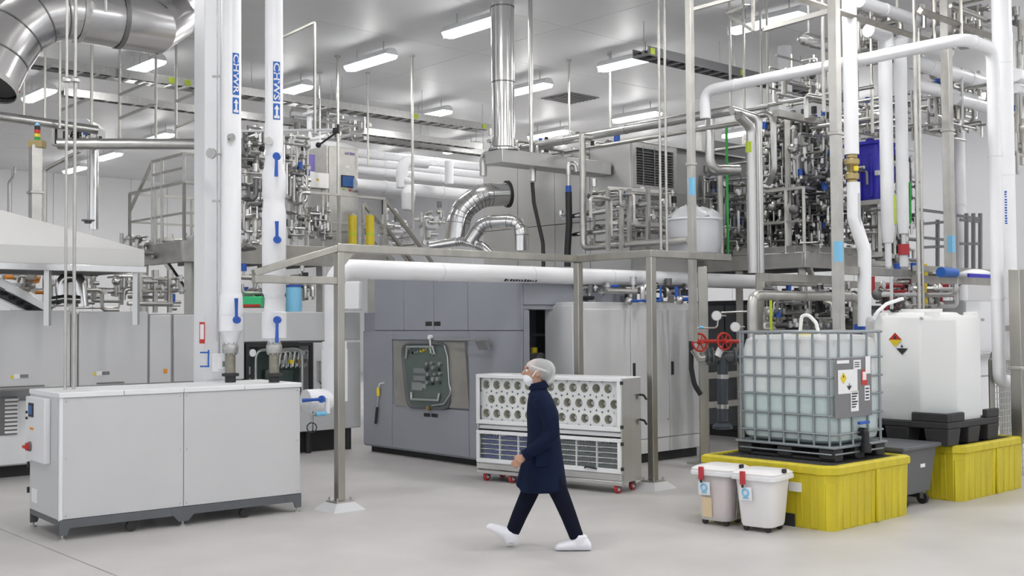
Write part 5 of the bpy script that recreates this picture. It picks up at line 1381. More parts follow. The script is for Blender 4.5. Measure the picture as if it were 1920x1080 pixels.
for zr, hw in ((1.10,.024),(.55,.02)):
    F.p('hand_rail', bar([(0,bE*.35,KZ+zr),(0,0,KZ+zr)], hw), X['steel2']); F.p('hand_rail', bar([(0,0,KZ+zr),(aE*.6,0,KZ+zr)], hw), X['steel2'])
    F.p('hand_rail', bar([(0,bE,KZ+zr),(0,bE*.55,KZ+zr)], hw), X['steel2'])
for x, y in ((0,0),(.42,0),(1.0,0),(0,.35),(0,bE*.35),(0,bE*.6),(0,bE*.8)): F.p('rail_post', bar([(x,y,KZ-.2),(x,y,KZ+1.1)], .024), X['steel2'])
# tall frame of the skid
zf = onA(1478, 214, ka+.25)[1]
py_ = ab(along_px(uv(ka+.25, kb, 4), W, 1478))[1]-kb
fx1 = ab(along_px(uv(ka+.25, kb+py_, 4), U, 1562))[0]-ka
F.p('frame_post', bar([(.25,py_,KZ),(.25,py_,zf)], .05), X['steel2'], bevel=.008); F.p('frame_post', bar([(fx1,py_,KZ),(fx1,py_,zf)], .05), X['steel2'], bevel=.008)
F.p('frame_post', bar([(.25,py_+1.9,KZ),(.25,py_+1.9,zf)], .05), X['steel2'], bevel=.008); F.p('frame_post', bar([(fx1,py_+1.9,KZ),(fx1,py_+1.9,zf)], .05), X['steel2'])
F.p('frame_beam', bar([(.25,py_,zf),(fx1+.6,py_,zf)], .05), X['steel2'], bevel=.008); F.p('frame_beam', bar([(.25,py_,zf),(.25,py_+1.9,zf)], .05), X['steel2'], bevel=.008)
F.p('frame_beam', bar([(fx1,py_,zf),(fx1,py_+1.9,zf)], .05), X['steel2'])
F.p('dark_gap_sheet', MB().box(.3,py_+1.75,KZ,fx1,py_+1.8,zf-.2), X['plate'])  # added sheet, its grey imitating the dark gaps between the tubes
rk = random.Random(77)
for k in range(7):   # shelves of headers across the skid
    z = KZ+.15+k*(zf-KZ-.4)/7
    yk = py_+rk.uniform(.2,1.2)
    F.p('header_tube', MB().cyl((.3,yk,z),(fx1-.05,yk,z),rk.uniform(.02,.045),10), X[rk.choice(('steel','steel2'))])
    F.p('cross_tube', MB().cyl((.35,py_+.1,z+.12),(.35,py_+1.7,z+.12),rk.uniform(.02,.04),10), X['steel'])
wv = F.o.matrix_world
def in_skid(box, Z, n, seed, **k):
    t = thing('valve_cluster', k.pop('label'), 'valves', P((box[0]+box[2])/2, box[3], sum(Z)/2), 0); skid_parts(t, P((box[0]+box[2])/2, box[3], sum(Z)/2), random.Random(seed), box, Z, n, **k)
in_skid((1486,222,1560,345), (18.6,20.2), 120, 51, label='upper cluster of valves and tubes inside the skid frame', rr=(.010,.035), valves=.85, mats=('steel','steel2','seam','steel','galv'), step=(.1,.5))
in_skid((1486,345,1560,470), (18.6,20.2), 120, 52, label='lower cluster of valves and tubes inside the skid frame', rr=(.010,.032), valves=.85, mats=('steel','steel2','seam','black','galv'), step=(.1,.5))
in_skid((1428,225,1478,345), (19.2,20.6), 80, 53, label='cluster of pump heads left of the skid corner post', rr=(.010,.035), valves=.85, mats=('steel','steel2','seam'), step=(.1,.5))
in_skid((1428,345,1478,470), (19.2,20.6), 80, 54, label='cluster of fittings behind the skid handrail', rr=(.010,.03), valves=.85, mats=('steel','steel2','seam','black'), step=(.1,.5))
in_skid((1318,330,1400,470), (19.5,21.0), 80, 55, label='bundle of blue-grey tubes left of the twin stainless pipes', rr=(.010,.028), valves=.6, mats=('steel','steel2','dgrey','bluegrey'), step=(.1,.6))
in_skid((1576,280,1720,500), (18.5,21.0), 130, 56, label='cluster of tubing around the blue tote', rr=(.012,.035), valves=.7, mats=('steel','steel2','seam','galv'), step=(.2,.8))
in_skid((1436,545,1620,615), (16.6,18.0), 90, 57, label='dark pump piping low behind the caged container', rr=(.012,.035), valves=.8, mats=('steel','black','seam','steel2'), step=(.1,.5))
in_skid((1640,515,1800,580), (16.6,18.0), 60, 58, label='pipes and red fittings behind the white tank', rr=(.015,.04), valves=.7, mats=('steel','black','white','seam','redw'), step=(.2,.8))
# pipes in front of the skid
pipe('stainless_drop_pipe', route((1385,216,16.4), ('p',(1408,238,16.6)), ('z',512)), .074, X['steel'], 'left of two thick stainless pipes dropping in front of the skid', rings=[1.0])
pipe('stainless_drop_pipe', route((1368,205,16.9), ('p',(1422,222,16.9)), ('z',512)), .06, X['steel'], 'right of two thick stainless pipes dropping in front of the skid', rings=[1.2])
t = thing('pipe_band', 'yellow marking band on the twin stainless pipes', 'label', P(1408,285,16.52), 0); part('band', MB().cyl((0,.07,0),(0,.07,.16),.065,18), X['lime'], t)
pipe('u_bend_pipe', [P(1331,212,17.2), P(1331,318,17.2), P(1385,318,17.4)], .075, X['steel'], 'stainless pipe turning right at the left side of the skid', rings=[.8])
pipe('skid_drop_pipe', [P(1405,222,18.2), P(1450,210,17.8), P(1452,320,17.8), P(1440,345,18.0)], .05, X['steel'], 'pale pipe dropping beside the skid corner post', fil=.2)
pipe('green_marker_tube', route((1362,236,17.8), ('z',476)), .022, X['green'], 'thin bright green upright tube left of the skid', 'tube')
pipe('grey_marker_tube', route((1350,330,18.2), ('z',490)), .05, X['post'], 'dull upright post beside the green tube', 'post')
# ================================================================== blue tote
c0 = P(1633, 380, 18.9); s = pxm(c0); a, b = ab(c0)
F = Fr('blue_tote', 'royal blue plastic tote on a raised rack behind the white pipes', 'tote', a-.30, b-.30, c0.z)
h_ = zat(c0, 273)-c0.z
F.p('shell', MB().loft([rrect(.3,.3,.29,.29,.04,0), rrect(.3,.3,.32,.32,.05,h_*.86), rrect(.3,.3,.30,.30,.05,h_)]), X['tote'])
F.p('lid', MB().loft([rrect(.3,.3,.34,.34,.05,h_*.97), rrect(.3,.3,.33,.33,.05,h_*1.03)]), X['tote'])
for k in range(3): F.p('rib', MB().box(.08+k*.2,-.03,.05,.14+k*.2,.01,h_*.8), X['tote'], bevel=.01); F.p('rib', MB().box(-.03,.08+k*.2,.05,.01,.14+k*.2,h_*.8), X['tote'], bevel=.01)
F.p('fill_cap', MB().cyl((.3,.3,h_*1.03),(.3,.3,h_*1.03+.08),.07,16), X['tote'])
F.p('rack_shelf', MB().box(-.15,-.12,-.08,.8,.75,-.005), X['steel2']); F.p('latch', MB().box(-.05,-.05,h_*.42,.0,.02,h_*.5), X['paper'])
for x, y in ((-.1,-.08),(.75,-.08),(-.1,.7)): F.p('rack_leg', bar([(x,y,KZ-c0.z),(x,y,-.08)], .03), X['steel2'])
# ================================================================== white insulated drops on the right
def vpipe(px, py, Z, prof, label, extra=None, group='white insulated drops at right'):
    c = P(px, py, Z); t = thing('insulated_drop_pipe', label, 'pipe', c, 0, group); part('insulation', vprof(c, prof), X['pvc'], t); return t, c, pxm(c)
t, c, s = vpipe(1597, 290, 14.6, [(290,13.5),(-60,13.5)], 'white insulated pipe above the brass valve, behind the square post')
part('brass_valve', vprof(c, [(343,9),(338,9),(336,13),(326,13),(322,8),(312,10),(308,14),(300,14),(296,10),(290,10)],16), X['brass'], t)
part('yellow_tag', MB().cbox((.02,-.1,zat(c,318)-c.z),(.06,.04,.06)), X['yel'], t)
low = [P(1600,342,14.6), P(1601,410,14.6), P(1621,470,14.6), P(1621,612,14.6)]
part('lower_run', MB().tube([q-c for q in fillet(low,.18,6)], 12.3/s, 20), X['pvc'], t)
part('box_clip', MB().cbox(tuple(P(1609,395,14.55)-c), (.05,.06,.45)), X['cab'], t)
t, c, s = vpipe(1666, 500, 15.6, [(500,6),(457,6),(455,9),(432,12.5),(62,12.5)], 'white insulated pipe with cone end and yellow strip, left of the pair')
part('elbow', MB().tube([q-c for q in fillet([P(1664,90,15.6), V((P(1664,90,15.6).x,P(1664,90,15.6).y,zat(c,68))), V((P(1664,90,15.6).x,P(1664,90,15.6).y,zat(c,68)))-U*.5],.12,6)], 12.8/s, 20), X['pvc'], t)
part('yellow_strip', MB().cbox(tuple(P(1678,393,15.55)-c),(.03,.03,.40)), X['lime'], t); part('lower_pipe', vprof(c, [(510,5),(455,5)],12), X['steel'], t)
t, c, s = vpipe(1694, 440, 16.2, [(440,5),(438,8),(414,11.5),(75,11.5)], 'white insulated pipe with cone end above the red valve, right of the pair')
part('elbow', MB().tube([q-c for q in fillet([P(1692,95,16.2), V((P(1692,95,16.2).x,P(1692,95,16.2).y,zat(c,72))), V((P(1692,95,16.2).x,P(1692,95,16.2).y,zat(c,72)))+U*1.4],.12,6)], 11.8/s, 20), X['pvc'], t)
part('green_strip', MB().cbox(tuple(P(1707,380,16.15)-c),(.02,.03,.6)), X['green'], t)
vv = part('red_valve', MB().cyl((0,0,zat(c,478)-c.z),(0,0,zat(c,458)-c.z),.08,14), X['redw'], t); part('glass_bowl', MB().cyl((0,0,zat(c,500)-c.z),(0,0,zat(c,478)-c.z),.06,14), X['paper'], vv); part('neck', MB().cyl((0,0,zat(c,458)-c.z),(0,0,zat(c,438)-c.z),.04,12), X['steel'], vv)
c = G(1893, 700, 0.0); c = P(1888, 520, 14.8); c = V((c.x, c.y, 0.0))
t = thing('insulated_riser', 'thickest white insulated riser at the right edge with blue lettering', 'pipe', c, 0)
part('insulation', MB().cyl((0,0,0),(0,0,CEIL),.126,28), X['pvc'], t)
q = V((c.x, c.y, 0)); mb = MB()
for x0_, y0_, x1_, y1_ in strokes(13, zat(q,360)-zat(q,424), .032, random.Random(6)):
    mb.add(wrap([(x0_,y0_,0),(x1_,y0_,0),(x1_,y1_,0),(x0_,y1_,0)], q, .1275, .05, (zat(q,360)+zat(q,424))/2), [(0,1,2,3)])
part('printed_marking', mb, X['bluelab'], t, smooth=False)
for y in (120, 330, 560): part('jacket_seam', MB().cyl((0,0,zat(q,y)-.01),(0,0,zat(q,y)+.01),.129,28), X['white'], t)
p0 = P(1808, 73, 13.6)
st = along_px(p0, W, 1322); dn = along_px(p0, U, 1861)
bt = V((dn.x, dn.y, zat(dn, 716)))
t = pipe('insulated_loop_pipe', [st - Zv*.42, st, p0, dn, bt, bt + U*.28], .079, X['pvc'], 'white insulated pipe climbing right then dropping down beside the white tank', fil=.19, n=20, rings=1.8)
# ================================================================== stainless posts and racks
def sqpost(px, y0, y1, Z, hw, label, tags=(), m_='post', bolts=True):
    p = P(px, y1, Z); a, b = ab(p); F = Fr('steel_post', label, 'post', a, b, p.z)
    h_ = (CEIL if y0 is None else zat(p, y0)) - p.z
    F.p('tube', MB().box(-hw,-hw,0,hw,hw,h_), X[m_], bevel=.008)
    for y, m in tags:
        z = zat(p, y)-p.z; F.p('tag', MB().box(-hw-.004,-hw-.004,z-.12,hw*.4,hw*.2,z+.12), X[m])
    F.p('coupling', MB().box(-hw*1.25,-hw*1.25,h_*.42,hw*1.25,hw*1.25,h_*.42+.04), X['steel2'], bevel=.006)
    return F
sqpost(1300, None, 640, 15.2, .045, 'tall grey upright post with blue tag right of centre', [(350,'sky')], 'steel2')
sqpost(1573, None, 624, 13.2, .055, 'tall square post with blue tag in front of the valve skid', [(472,'sky')], 'steel2')
sqpost(1782, None, 505, 16.0, .062, 'tall post with blue tags behind the white tank', [(458,'sky')], 'steel2')
for px, Z, lb in ((1236,16.4,'left'), (1247,16.4,'right')):
    pipe('conduit', route((px-2,-20,Z), ('z',480)), .020, X['steel2'], lb + ' of twin thin conduits hanging left of the tall grey post', 'conduit', rings=1.1, group='twin conduits')
pipe('conduit', route((1713,-20,15.0), ('z',578)), .026, X['steel2'], 'thin conduit dropping to the top of the white tank', 'conduit')
pipe('conduit', route((1722,60,15.4), ('z',578)), .018, X['steel2'], 'thinner conduit just right of the one over the white tank', 'conduit')
# pipe rack with valves left of the container
g = G(1321, 870); a, b = ab(g)
F = Fr('pipe_rack', 'stainless pipe rack with red handwheel valves left of the caged container', 'pipe rack', a, b)
zt = zat(g, 500); h = .065
a2 = ab(along_px(g+Zv, U, 1428))[0]-a; a3 = ab(along_px(g+Zv, U, 1700))[0]-a
F.p('post', bar([(0,0,0),(0,0,zt)], h), X['post'], bevel=.008); F.p('post', bar([(a2,0,0),(a2,0,zt+.08)], h), X['post'], bevel=.008); F.p('post', bar([(a3,0,0),(a3,0,zt+.1)], h), X['post'], bevel=.008)
F.p('base_plate', MB().box(-.18,-.18,0,.18,.18,.03), X['steel2'])
bm = zat(along_px(g, U, 1500), 530)
F.p('beam', bar([(a2+h,0,bm),(a3-h,0,bm)], .055), X['post'], bevel=.008); F.p('beam', bar([(a2+h,0,bm-.55),(a3-h,0,bm-.55)], .04), X['post'])
for y in (705, 760): z = zat(g, y); F.p('cross_bar', bar([(0,0,z),(1.0,0,z)], .045), X['post'], bevel=.006)
x2 = ab(along_px(g+Zv, U, 1348))[0]-a; F.p('post', bar([(x2,.25,0),(x2,.25,zt-.1)], .05), X['post'])
o_ = uv(a, b, 0)
def rl(px, py, Z): p = P(px, py, Z)-o_; return V((p.dot(U), p.dot(W), p.z))
ZR = 15.7
F.p('black_pipe', MB().cyl(rl(1355,790,ZR), rl(1355,660,ZR), .075, 18), X['pipeblk'])
for y in (706, 762): F.p('pipe_clamp', MB().cyl(rl(1355,y+4,ZR), rl(1355,y-4,ZR), .085, 18), X['steel'])
F.p('pipe_flange', MB().lathe([(.08,0),(.14,.01),(.14,.05),(.09,.09)],18, M.Translation(rl(1355,805,ZR))), X['pipeblk'])
F.p('tee_body', MB().tube([rl(1322,668,ZR), rl(1395,668,ZR)], .075, 16), X['dgrey'])
for px in (1326, 1334, 1376, 1386): F.p('flange', MB().cyl(rl(px,668,ZR), rl(px+3,668,ZR), .125, 18), X['dgrey'])
F.p('white_elbow', MB().tube(fillet([rl(1345,668,ZR-.1), rl(1351,655,ZR-.1), rl(1354,652,ZR-.1)],.05), .05, 12), X['paper'])
F.p('inlet_pipe', MB().tube([rl(1300,655,ZR), rl(1312,672,ZR), rl(1326,670,ZR)], .05, 12), X['steel'])
F.p('yoke', MB().tube([rl(1316,640,ZR-.1), rl(1392,640,ZR-.1)], .028, 10), X['red'])
for px, R_ in ((1312,.105), (1358,.10)):
    c = rl(px, 642 if px < 1330 else 640, ZR-.15)
    hw_ = F.p('handwheel', MB().torus(c, (-.25,-.95,.1), R_*1.15, .015, 24, 8), X['red'])
    nn = V((-.25,-.95,.1)).normalized(); e1 = nn.cross(Zv).normalized(); e2 = nn.cross(e1)
    for k in range(3): an = k*math.pi/3; dv = e1*math.cos(an)+e2*math.sin(an); part('spoke', MB().cyl(c-dv*R_*1.1, c+dv*R_*1.1, .010, 6), X['red'], hw_)
    part('hub', MB().cyl(c-nn*.03, c+nn*.06, .03, 10), X['red'], hw_)
for px, py in ((1343,592),(1378,613)):
    c = rl(px, py, ZR-.2); gg = F.p('pressure_gauge', MB().cyl(c, c+V((-.03,-.03,0)), .07, 18), X['steel']); part('dial', MB().cyl(c+V((-.03,-.03,0)), c+V((-.034,-.034,0)), .06, 18), X['paper'], gg)
    part('stem', MB().tube([c, c+V((.12,.02,0)), c+V((.24,.02,0))], .012, 8), X['galv'], gg)
F.p('impulse_line', MB().tube(fillet([rl(1300,615,ZR), rl(1345,615,ZR), rl(1346,600,ZR)],.06), .012, 8), X['steel']); F.p('blue_cock', MB().cyl(rl(1311,614,ZR-.05), rl(1319,614,ZR-.05), .022, 8), X['sky'])
F.p('impulse_line', MB().tube(fillet([rl(1352,586,ZR), rl(1404,584,ZR)],.05), .014, 8), X['steel'])
pipe('black_hose', [P(1296,625,15.9), P(1296,690,15.9), P(1302,722,15.9), P(1314,740,15.9)], .036, X['black'], 'short black hose curving beside the rack post', 'hose', fil=.4)
pipe('arched_pipe', route((1411,640,14.0), ('z',553), ('u',1607), ('z',618)), .063, X['steel2'], 'stainless pipe arch standing behind the caged container', fil=.16, rings=1.1)
t = thing('blue_coupling', 'blue coupling at the foot of the stainless pipe arch', 'coupling', P(1612,622,14.85), 0); part('sleeve', MB().cyl((0,0,0),(0,0,.10),.075,16), X['blue'], t); part('neck', MB().cyl((0,0,.1),(0,0,.3),.055,16), X['steel2'], t)
pipe('lime_marker_tube', route((1445,560,15.5), ('z',622)), .02, X['lime'], 'thin lime upright tube behind the caged container', 'tube')
pipe('yellow_hose', [P(1735,495,16.5), P(1737,520,16.5), P(1733,550,16.5), P(1737,575,16.5)], .028, X['yel'], 'yellow hose hanging behind the white tank', 'hose', fil=.2)
# rack beams behind the tank
for i, (p0, p1, hw, lb) in enumerate([((1582,507,14.4),1712,.05,'beam crossing behind the two cone ended pipes'), ((1716,503,15.4),1905,.04,'upper beam behind the white tank'), ((1716,523,15.4),1862,.05,'lower beam behind the white tank'), ((1434,520,14.0),1570,.05,'beam between rack post and tall square post'), ((1868,616,14.2),1990,.035,'thin rail right of the white tank')]):
    q = route(p0, ('u', p1)); solo('rack_rail', bar(q, hw), X['post'], 'stainless rack ' + lb, 'beam', 'rack beams')
t = thing('plastic_tarp', 'white and blue plastic sheet lying on the rack beam', 'tarp', P(1825, 520, 15.9), TH)
part('sheet', fused(MB().cbox((0,0,.03),(1.0,.3,.06)).ball((.1,0,.06),(.4,.12,.06)), .03, 3), X['white'], t); part('blue_edge', MB().cbox((-.1,-.17,.01),(.8,.03,.05)), X['tote'], t); part('blue_roll', MB().cyl((-.95,0,.05),(-.55,0,.05),.07,14), X['bluelab'], t)
# right edge: posts, rail, white cabinet and mesh
F = sqpost(1912, 505, 830, 13.9, .07, 'dull stainless post at the right edge beside the tank', (), 'post')
c = P(1870, 640, 17.5)
t = thing('equipment_cabinet', 'white equipment cabinet behind the riser at the right edge', 'cabinet', V((c.x,c.y,0)), TH)
for z0, z1 in ((.0,1.2),(1.22,2.35)): part('door', MB().box(-1.0,0,z0,2.0,.03,z1), X['white'], t, bevel=.01)
part('body', MB().box(-1.02,.03,0,2.02,.6,2.37), X['cab'], t)
part('pipe', MB().cyl((-1.0,-.08,1.55),(2.0,-.08,1.55),.04,10), X['steel'], t)
c = P(1895, 820, 14.6)
t = thing('mesh_guard', 'steel wire mesh guard at the right edge behind the tank pallet', 'fence', V((c.x,c.y,0)), TH)
mesh_z = 1.55
for k in range(22): part('wire', MB().cyl((-.5+k*.07,0,.02),(-.5+k*.07,0,mesh_z),.006,6), X['galv'], t)
for k in range(20): part('wire', MB().cyl((-.5,0,.05+k*.078),(.97,0,.05+k*.078),.006,6), X['galv'], t)
part('frame', bar([(-.52,0,0),(-.52,0,mesh_z),(1.0,0,mesh_z)], .025), X['post'], t)
clutter('process_piping', 'pipe ends and boxes behind the wire mesh guard', 'piping', (1868, 600, 1915, 740), (15.2, 16.2), 30, 61, rr=(.02,.05), valves=.6, mats=('steel','galv','bluegrey'))
t = thing('far_railing', 'grey handrail on the far platform against the right wall', 'railing', P(1775, 505, 18.5), 0); o_ = P(1775, 505, 18.5)
for px in (1728, 1758, 1812, 1825, 1838): part('post', bar([P(px,505,18.5)-o_, P(px,400 if px > 1800 else 412,18.5)-o_], .025), X['plate'], t)
for pa, pb in (((1716,392),(1770,399)), ((1726,420),(1775,416)), ((1726,445),(1775,450)), ((1724,464),(1775,462)), ((1795,404),(1840,411)), ((1800,412),(1840,416)), ((1800,457),(1840,457))):
    part('rail', bar([P(*pa,18.5)-o_, P(*pb,18.5)-o_], .022), X['plate'], t)

# ================================================================== added dark boxes standing in for the shade under the skid deck
X['under'] = mat('under_skid_shade', (.045,.047,.05), .55, var=.2)
for i, (x0, y0, x1, y1, h_, lb) in enumerate(((.35,.35,aE_-.3,.95,2.35,'added dark box standing in for shade under the right half of the valve skid'), (.35,1.05,1.3,bE_-.4,2.45,'added dark box standing in for shade under the left half of the valve skid'))):
    t = Fr('shade_box', lb, 'cabinet', ka+x0, kb+y0)
    t.p('casing', MB().box(0,0,.12,x1-x0,y1-y0,h_), X['under'], bevel=.02); t.p('plinth', MB().box(.05,.05,0,x1-x0-.05,y1-y0-.05,.12), X['black'])
    for k in range(4):
        t.p('door', MB().box(-.02,.05+k*(y1-y0-.1)/4,.2,0,.02+(k+1)*(y1-y0-.1)/4,h_-.08), X['dgrey'], bevel=.008) if i else t.p('door', MB().box(.05+k*(x1-x0-.1)/4,-.02,.2,.02+(k+1)*(x1-x0-.1)/4,0,h_-.08), X['dgrey'], bevel=.008)
# ================================================================== big curved duct, upper left
pts = [P(-26,158,12.6), P(-2,108,12.75), P(30,60,12.9), P(72,30,13.05), P(114,20,13.2)]
e = along_px(pts[-1], U, 284); pts.append(e)
pts += [P(322,30,15.2), P(356,2,15.4), P(430,-75,15.6)]
o_ = pts[0]; r = .335
t = thing('exhaust_duct', 'large curved stainless exhaust duct hanging at upper left', 'duct', o_, 0)
for i in range(len(pts)-1):
    part('duct_section', MB().tube([pts[i]-o_, pts[i+1]-o_] if 0 else [p-o_ for p in pts[i:i+2]], r, 28, caps=False), X['duct'], t) if False else None
part('shell', MB().tube([p-o_ for p in pts], r, 30, caps=False), X['duct'], t)
for i in range(1, len(pts)-1):
    d = ((pts[i]-pts[i-1]).normalized()+(pts[i+1]-pts[i]).normalized()).normalized(); part('gore_seam', MB().cyl(pts[i]-o_-d*.008, pts[i]-o_+d*.008, r*1.03, 30, caps=False), X['seam'], t)
dU = (pts[5]-pts[4]).normalized()
for k, q in enumerate((.18, .62)): c = pts[4].lerp(pts[5], q)-o_; part('clamp_band', MB().cyl(c-dU*.03, c+dU*.03, r*1.025, 30, caps=False), X['seam' if k else 'galv'], t)
d = (pts[1]-pts[0]).normalized(); part('opening_shade', MB().cyl(d*.05, d*.08, r*.97, 28), X['dark'], t)  # dark disc painted in for the shade inside the open duct end
part('end_ring', MB().cyl(-d*.02, d*.05, r*1.03, 30, caps=False), X['galv'], t)
c = P(198, -10, 13.3); part('hanger_rod', MB().cyl(P(198,22,13.0)-o_, P(198,22,13.0)-o_+Zv*1.0, .018, 8), X['galv'], t); part('hanger_rod', MB().cyl(pts[5]-o_+Zv*r, pts[5]-o_+Zv*(CEIL-pts[5].z), .012, 8), X['galv'], t)
# ================================================================== ladder cable trays under the ceiling
def tray(p0, p1, label, wd=.42, tags=(), z=6.85, rung=.30, m_='galv', hang=2.2):
    q = G(*p0, z); e = along_px(q, U, p1); a, b = ab(q); L = (e-q).length
    F = Fr('cable_tray', label, 'cable tray', a, b, z, 'ceiling cable trays')
    F.p('side_rail', MB().box(0,0,-.07,L,.02,.09), X[m_]); F.p('side_rail', MB().box(0,wd,-.07,L,wd+.02,.09), X[m_])
    me = MB().box(0,.02,-.065,.07,wd,-.03).mesh('rung', False)
    for k in range(int(L/rung)): F.p('rung', me, X[m_], loc=(k*rung,0,0))
    F.p('cable_bundle', MB().tube([(0,wd*.35,.0),(L,wd*.38,.0)], .035, 8), X['seam']); F.p('cable_bundle', MB().tube([(0,wd*.7,-.005),(L,wd*.66,-.005)], .025, 8), X['black2'])
    for k in range(int(L/hang)+1):
        for y in (.01, wd+.01): F.p('hanger_rod', MB().cyl((.3+k*hang,y,.07),(.3+k*hang,y,CEIL-z),.008,6), X['galv'])
    for px in tags:
        x = ab(along_px(q, U, px))[0]-a; F.p('yellow_tag', MB().box(x-.06,-.012,-.05,x+.06,.0,.06), X['lime'])
tray((26,108), 925, 'long ladder cable tray crossing the ceiling from upper left', tags=(322,352,780,908))
tray((120,172), 905, 'second narrower cable tray farther back on the left ceiling', wd=.22, hang=3.0)
tray((1216,95), 1600, 'dark cable tray on the ceiling right of centre', wd=.36, tags=(1223,1392), m_='plate')
tray((640,252), 930, 'far ladder cable tray left of the vertical duct', wd=.3, tags=())
# ================================================================== hanger tubes and brackets under the ceiling
def drop(px, y0, y1, Z, r, label, m_='steel2', group='thin hangers below the ceiling'):
    p = P(px, y1, Z); t = thing('hanger_tube', label, 'hanger', p, 0, group); h_ = (CEIL if y0 is None else zat(p, y0))-p.z
    part('tube', MB().cyl((0,0,0),(0,0,h_),r,8), X[m_], t); part('flange', MB().cyl((0,0,h_-.03),(0,0,h_),r*2.2,10), X['galv'], t)
for px, y1, Z, lb in ((600,262,24,'hanger tube left of the touchscreen cabinet'), (634,455,22.5,'hanger tube passing in front of the touchscreen cabinet'), (690,310,24,'hanger tube over the white pipes, left of two'),
    (774,430,22.5,'hanger tube over the white pipes, right of two'), (1068,262,23,'hanger tube right of the thin upright pipe'), (1145,250,22.5,'hanger tube above the middle of the housing roof'),
    (1370,205,18.5,'hanger tube left of the skid, nearest the tall grey post'), (1396,210,18.5,'second hanger tube above the skid'), (1428,210,18.2,'third hanger tube above the skid'), (1440,215,18.2,'fourth hanger tube above the skid'),
    (224,270,21,'hanger tube left of the ceiling brackets'), (292,270,21,'hanger tube in the middle of the ceiling brackets'), (330,270,21,'hanger tube nearest the white column'), (112,240,18,'hanger tube beside the twin drop tubes'),
    (45,225,19,'hanger tube below the far left ceiling light'), (84,228,19,'second hanger tube below the far left ceiling light'), (171,330,19.5,'broad hanger tube behind the left pipe')):
    drop(px, None, y1, Z, .028 if px in (224,292,330,634,774,171) else .022, lb)
def bracket(pts, label, hw=.022):
    o = V(pts[0]); t = thing('ceiling_bracket', label, 'bracket', o, 0, 'ceiling brackets')
    for i in range(len(pts)-1): part('arm', bar([pts[i]-o, pts[i+1]-o], hw), X['steel2'], t)
    part('end_plate', MB().cbox(tuple(pts[-1]-o), (.08,.08,.02)), X['galv'], t)
for i, (p0, px) in enumerate([((224,178),275),((224,222),290),((331,190),375),((331,238),375),((112,208),165)]):
    q = P(*p0, 21); bracket(route(q, ('p',(px,p0[1]-(px-p0[0])*.42,20.2))), ('sloping bracket arm between hangers, upper left of pair','sloping bracket arm between hangers, lower left of pair','sloping bracket arm by the white column, upper','sloping bracket arm by the white column, lower','sloping bracket arm beside the twin drop tubes')[i])
bracket(route((530,70,15), ('p',(590,42,14.6)), ('z',250)), 'thin white bent conduit hanging from the ceiling right of the second riser', .014)
bracket([P(1302,17,14.5), P(1430,-18,13.6)], 'bracket arm reaching right from the tall grey post', .022)
bracket([P(1412,-10,15), P(1412,58,15), P(1362,26,15.6), P(1400,10,14.9)], 'folded bracket beside the upper right ceiling light', .018)
bracket([P(1570,17,13.4), P(1432,55,14.2)], 'light bracket arm left of the tall square post', .03)
t = thing('ceiling_vent', 'square grey air vent in the ceiling centre', 'vent', G(1069,185,CEIL-.02), TH); part('frame', MB().box(-.5,-.5,0,.5,.5,.02), X['plate'], t)
for k in range(7): part('slat', MB().box(-.45,-.42+k*.13,-.02,.45,-.36+k*.13,0), X['seam'], t)
t = thing('fire_alarm', 'small red alarm on the ceiling at far left', 'alarm', P(30,176,22), 0); part('body', MB().lathe([(.03,0),(.08,.03),(.08,.09)],14), X['red'], t); part('base', MB().cyl((0,0,.09),(0,0,.14),.05,12), X['white'], t)
# ================================================================== left horizontal pipes, beacon post
pipe('air_pipe', route((-30,214,17.5), ('p',(182,244,18.6))), .075, X['steel'], 'stainless air pipe at far left, upper of two', rings=1.4, n=18)
pipe('air_pipe', route((108,270,17.0), ('p',(376,270,17.4))), .085, X['steel'], 'stainless air pipe at left reaching the white column, lower of two', rings=1.1, n=18)
F = sqpost(66, 272, 430, 16.2, .075, 'grey beacon post behind the extraction hood', (), 'steel2')
t = thing('signal_beacon', 'red amber green signal beacon on top of the grey post', 'beacon', P(70, 268, 16.2), 0); s = pxm(P(70,268,16.2))
part('base', MB().cbox((0,0,-.02),(.2,.16,.10)), X['brass'], t)
for k, m_ in enumerate(('green','yel','red','black')): part('lens', MB().cyl((0,0,.03+k*.055),(0,0,.08+k*.055),.042,14), X[m_], t)
part('cap', MB().lathe([(.042,.25),(.02,.29)],12), X['sky'], t)
pipe('guard_pipe', [G(84,560,0) if 0 else V((P(84,440,18.0).x,P(84,440,18.0).y,0))] + route((84,440,18.0), ('z',318), ('p',(150,283,17.6))), .032, X['steel2'], 'bent guard pipe left of the twin drop tubes')
pipe('vent_pipe', route((176,430,19.5), ('z',282)), .075, X['chrome'], 'short shiny upright pipe behind the hood slope')
t = thing('spray_head', 'round black spray head hanging over the hood slope', 'nozzle', P(165,412,17.8), 0); part('head', MB().lathe([(.05,-.06),(.06,-.03),(.10,-.02),(.10,.0)],16), X['seam'], t); part('stem', MB().cyl((0,0,0),(0,0,1.1),.018,8), X['galv'], t)
t = thing('blower_casing', 'white angled equipment casing above the left pipe', 'casing', P(158,262,19.8), 0); s = pxm(P(158,262,19.8))
part('casing', MB().prism([(-22/s,0),(28/s,-2/s),(28/s,22/s),(16/s,34/s),(-22/s,34/s)], -.3, .3, XY), X['white'], t); part('fan_port', MB().cyl((10/s,-.3,18/s),(10/s,-.36,18/s),.05,12), X['black'], t)
pipe('cable_drop', [P(28,312,30), P(26,330,30), P(16,342,30), P(16,400,30)], .03, X['galv'], 'thin cable conduit on the far left wall', 'conduit', fil=.2)
clutter('process_piping', 'small brackets and cables around the left air pipes', 'piping', (100, 235, 190, 275), (18.2, 19.2), 16, 71, rr=(.012,.022), mats=('black','steel','steel2'), valves=.4)
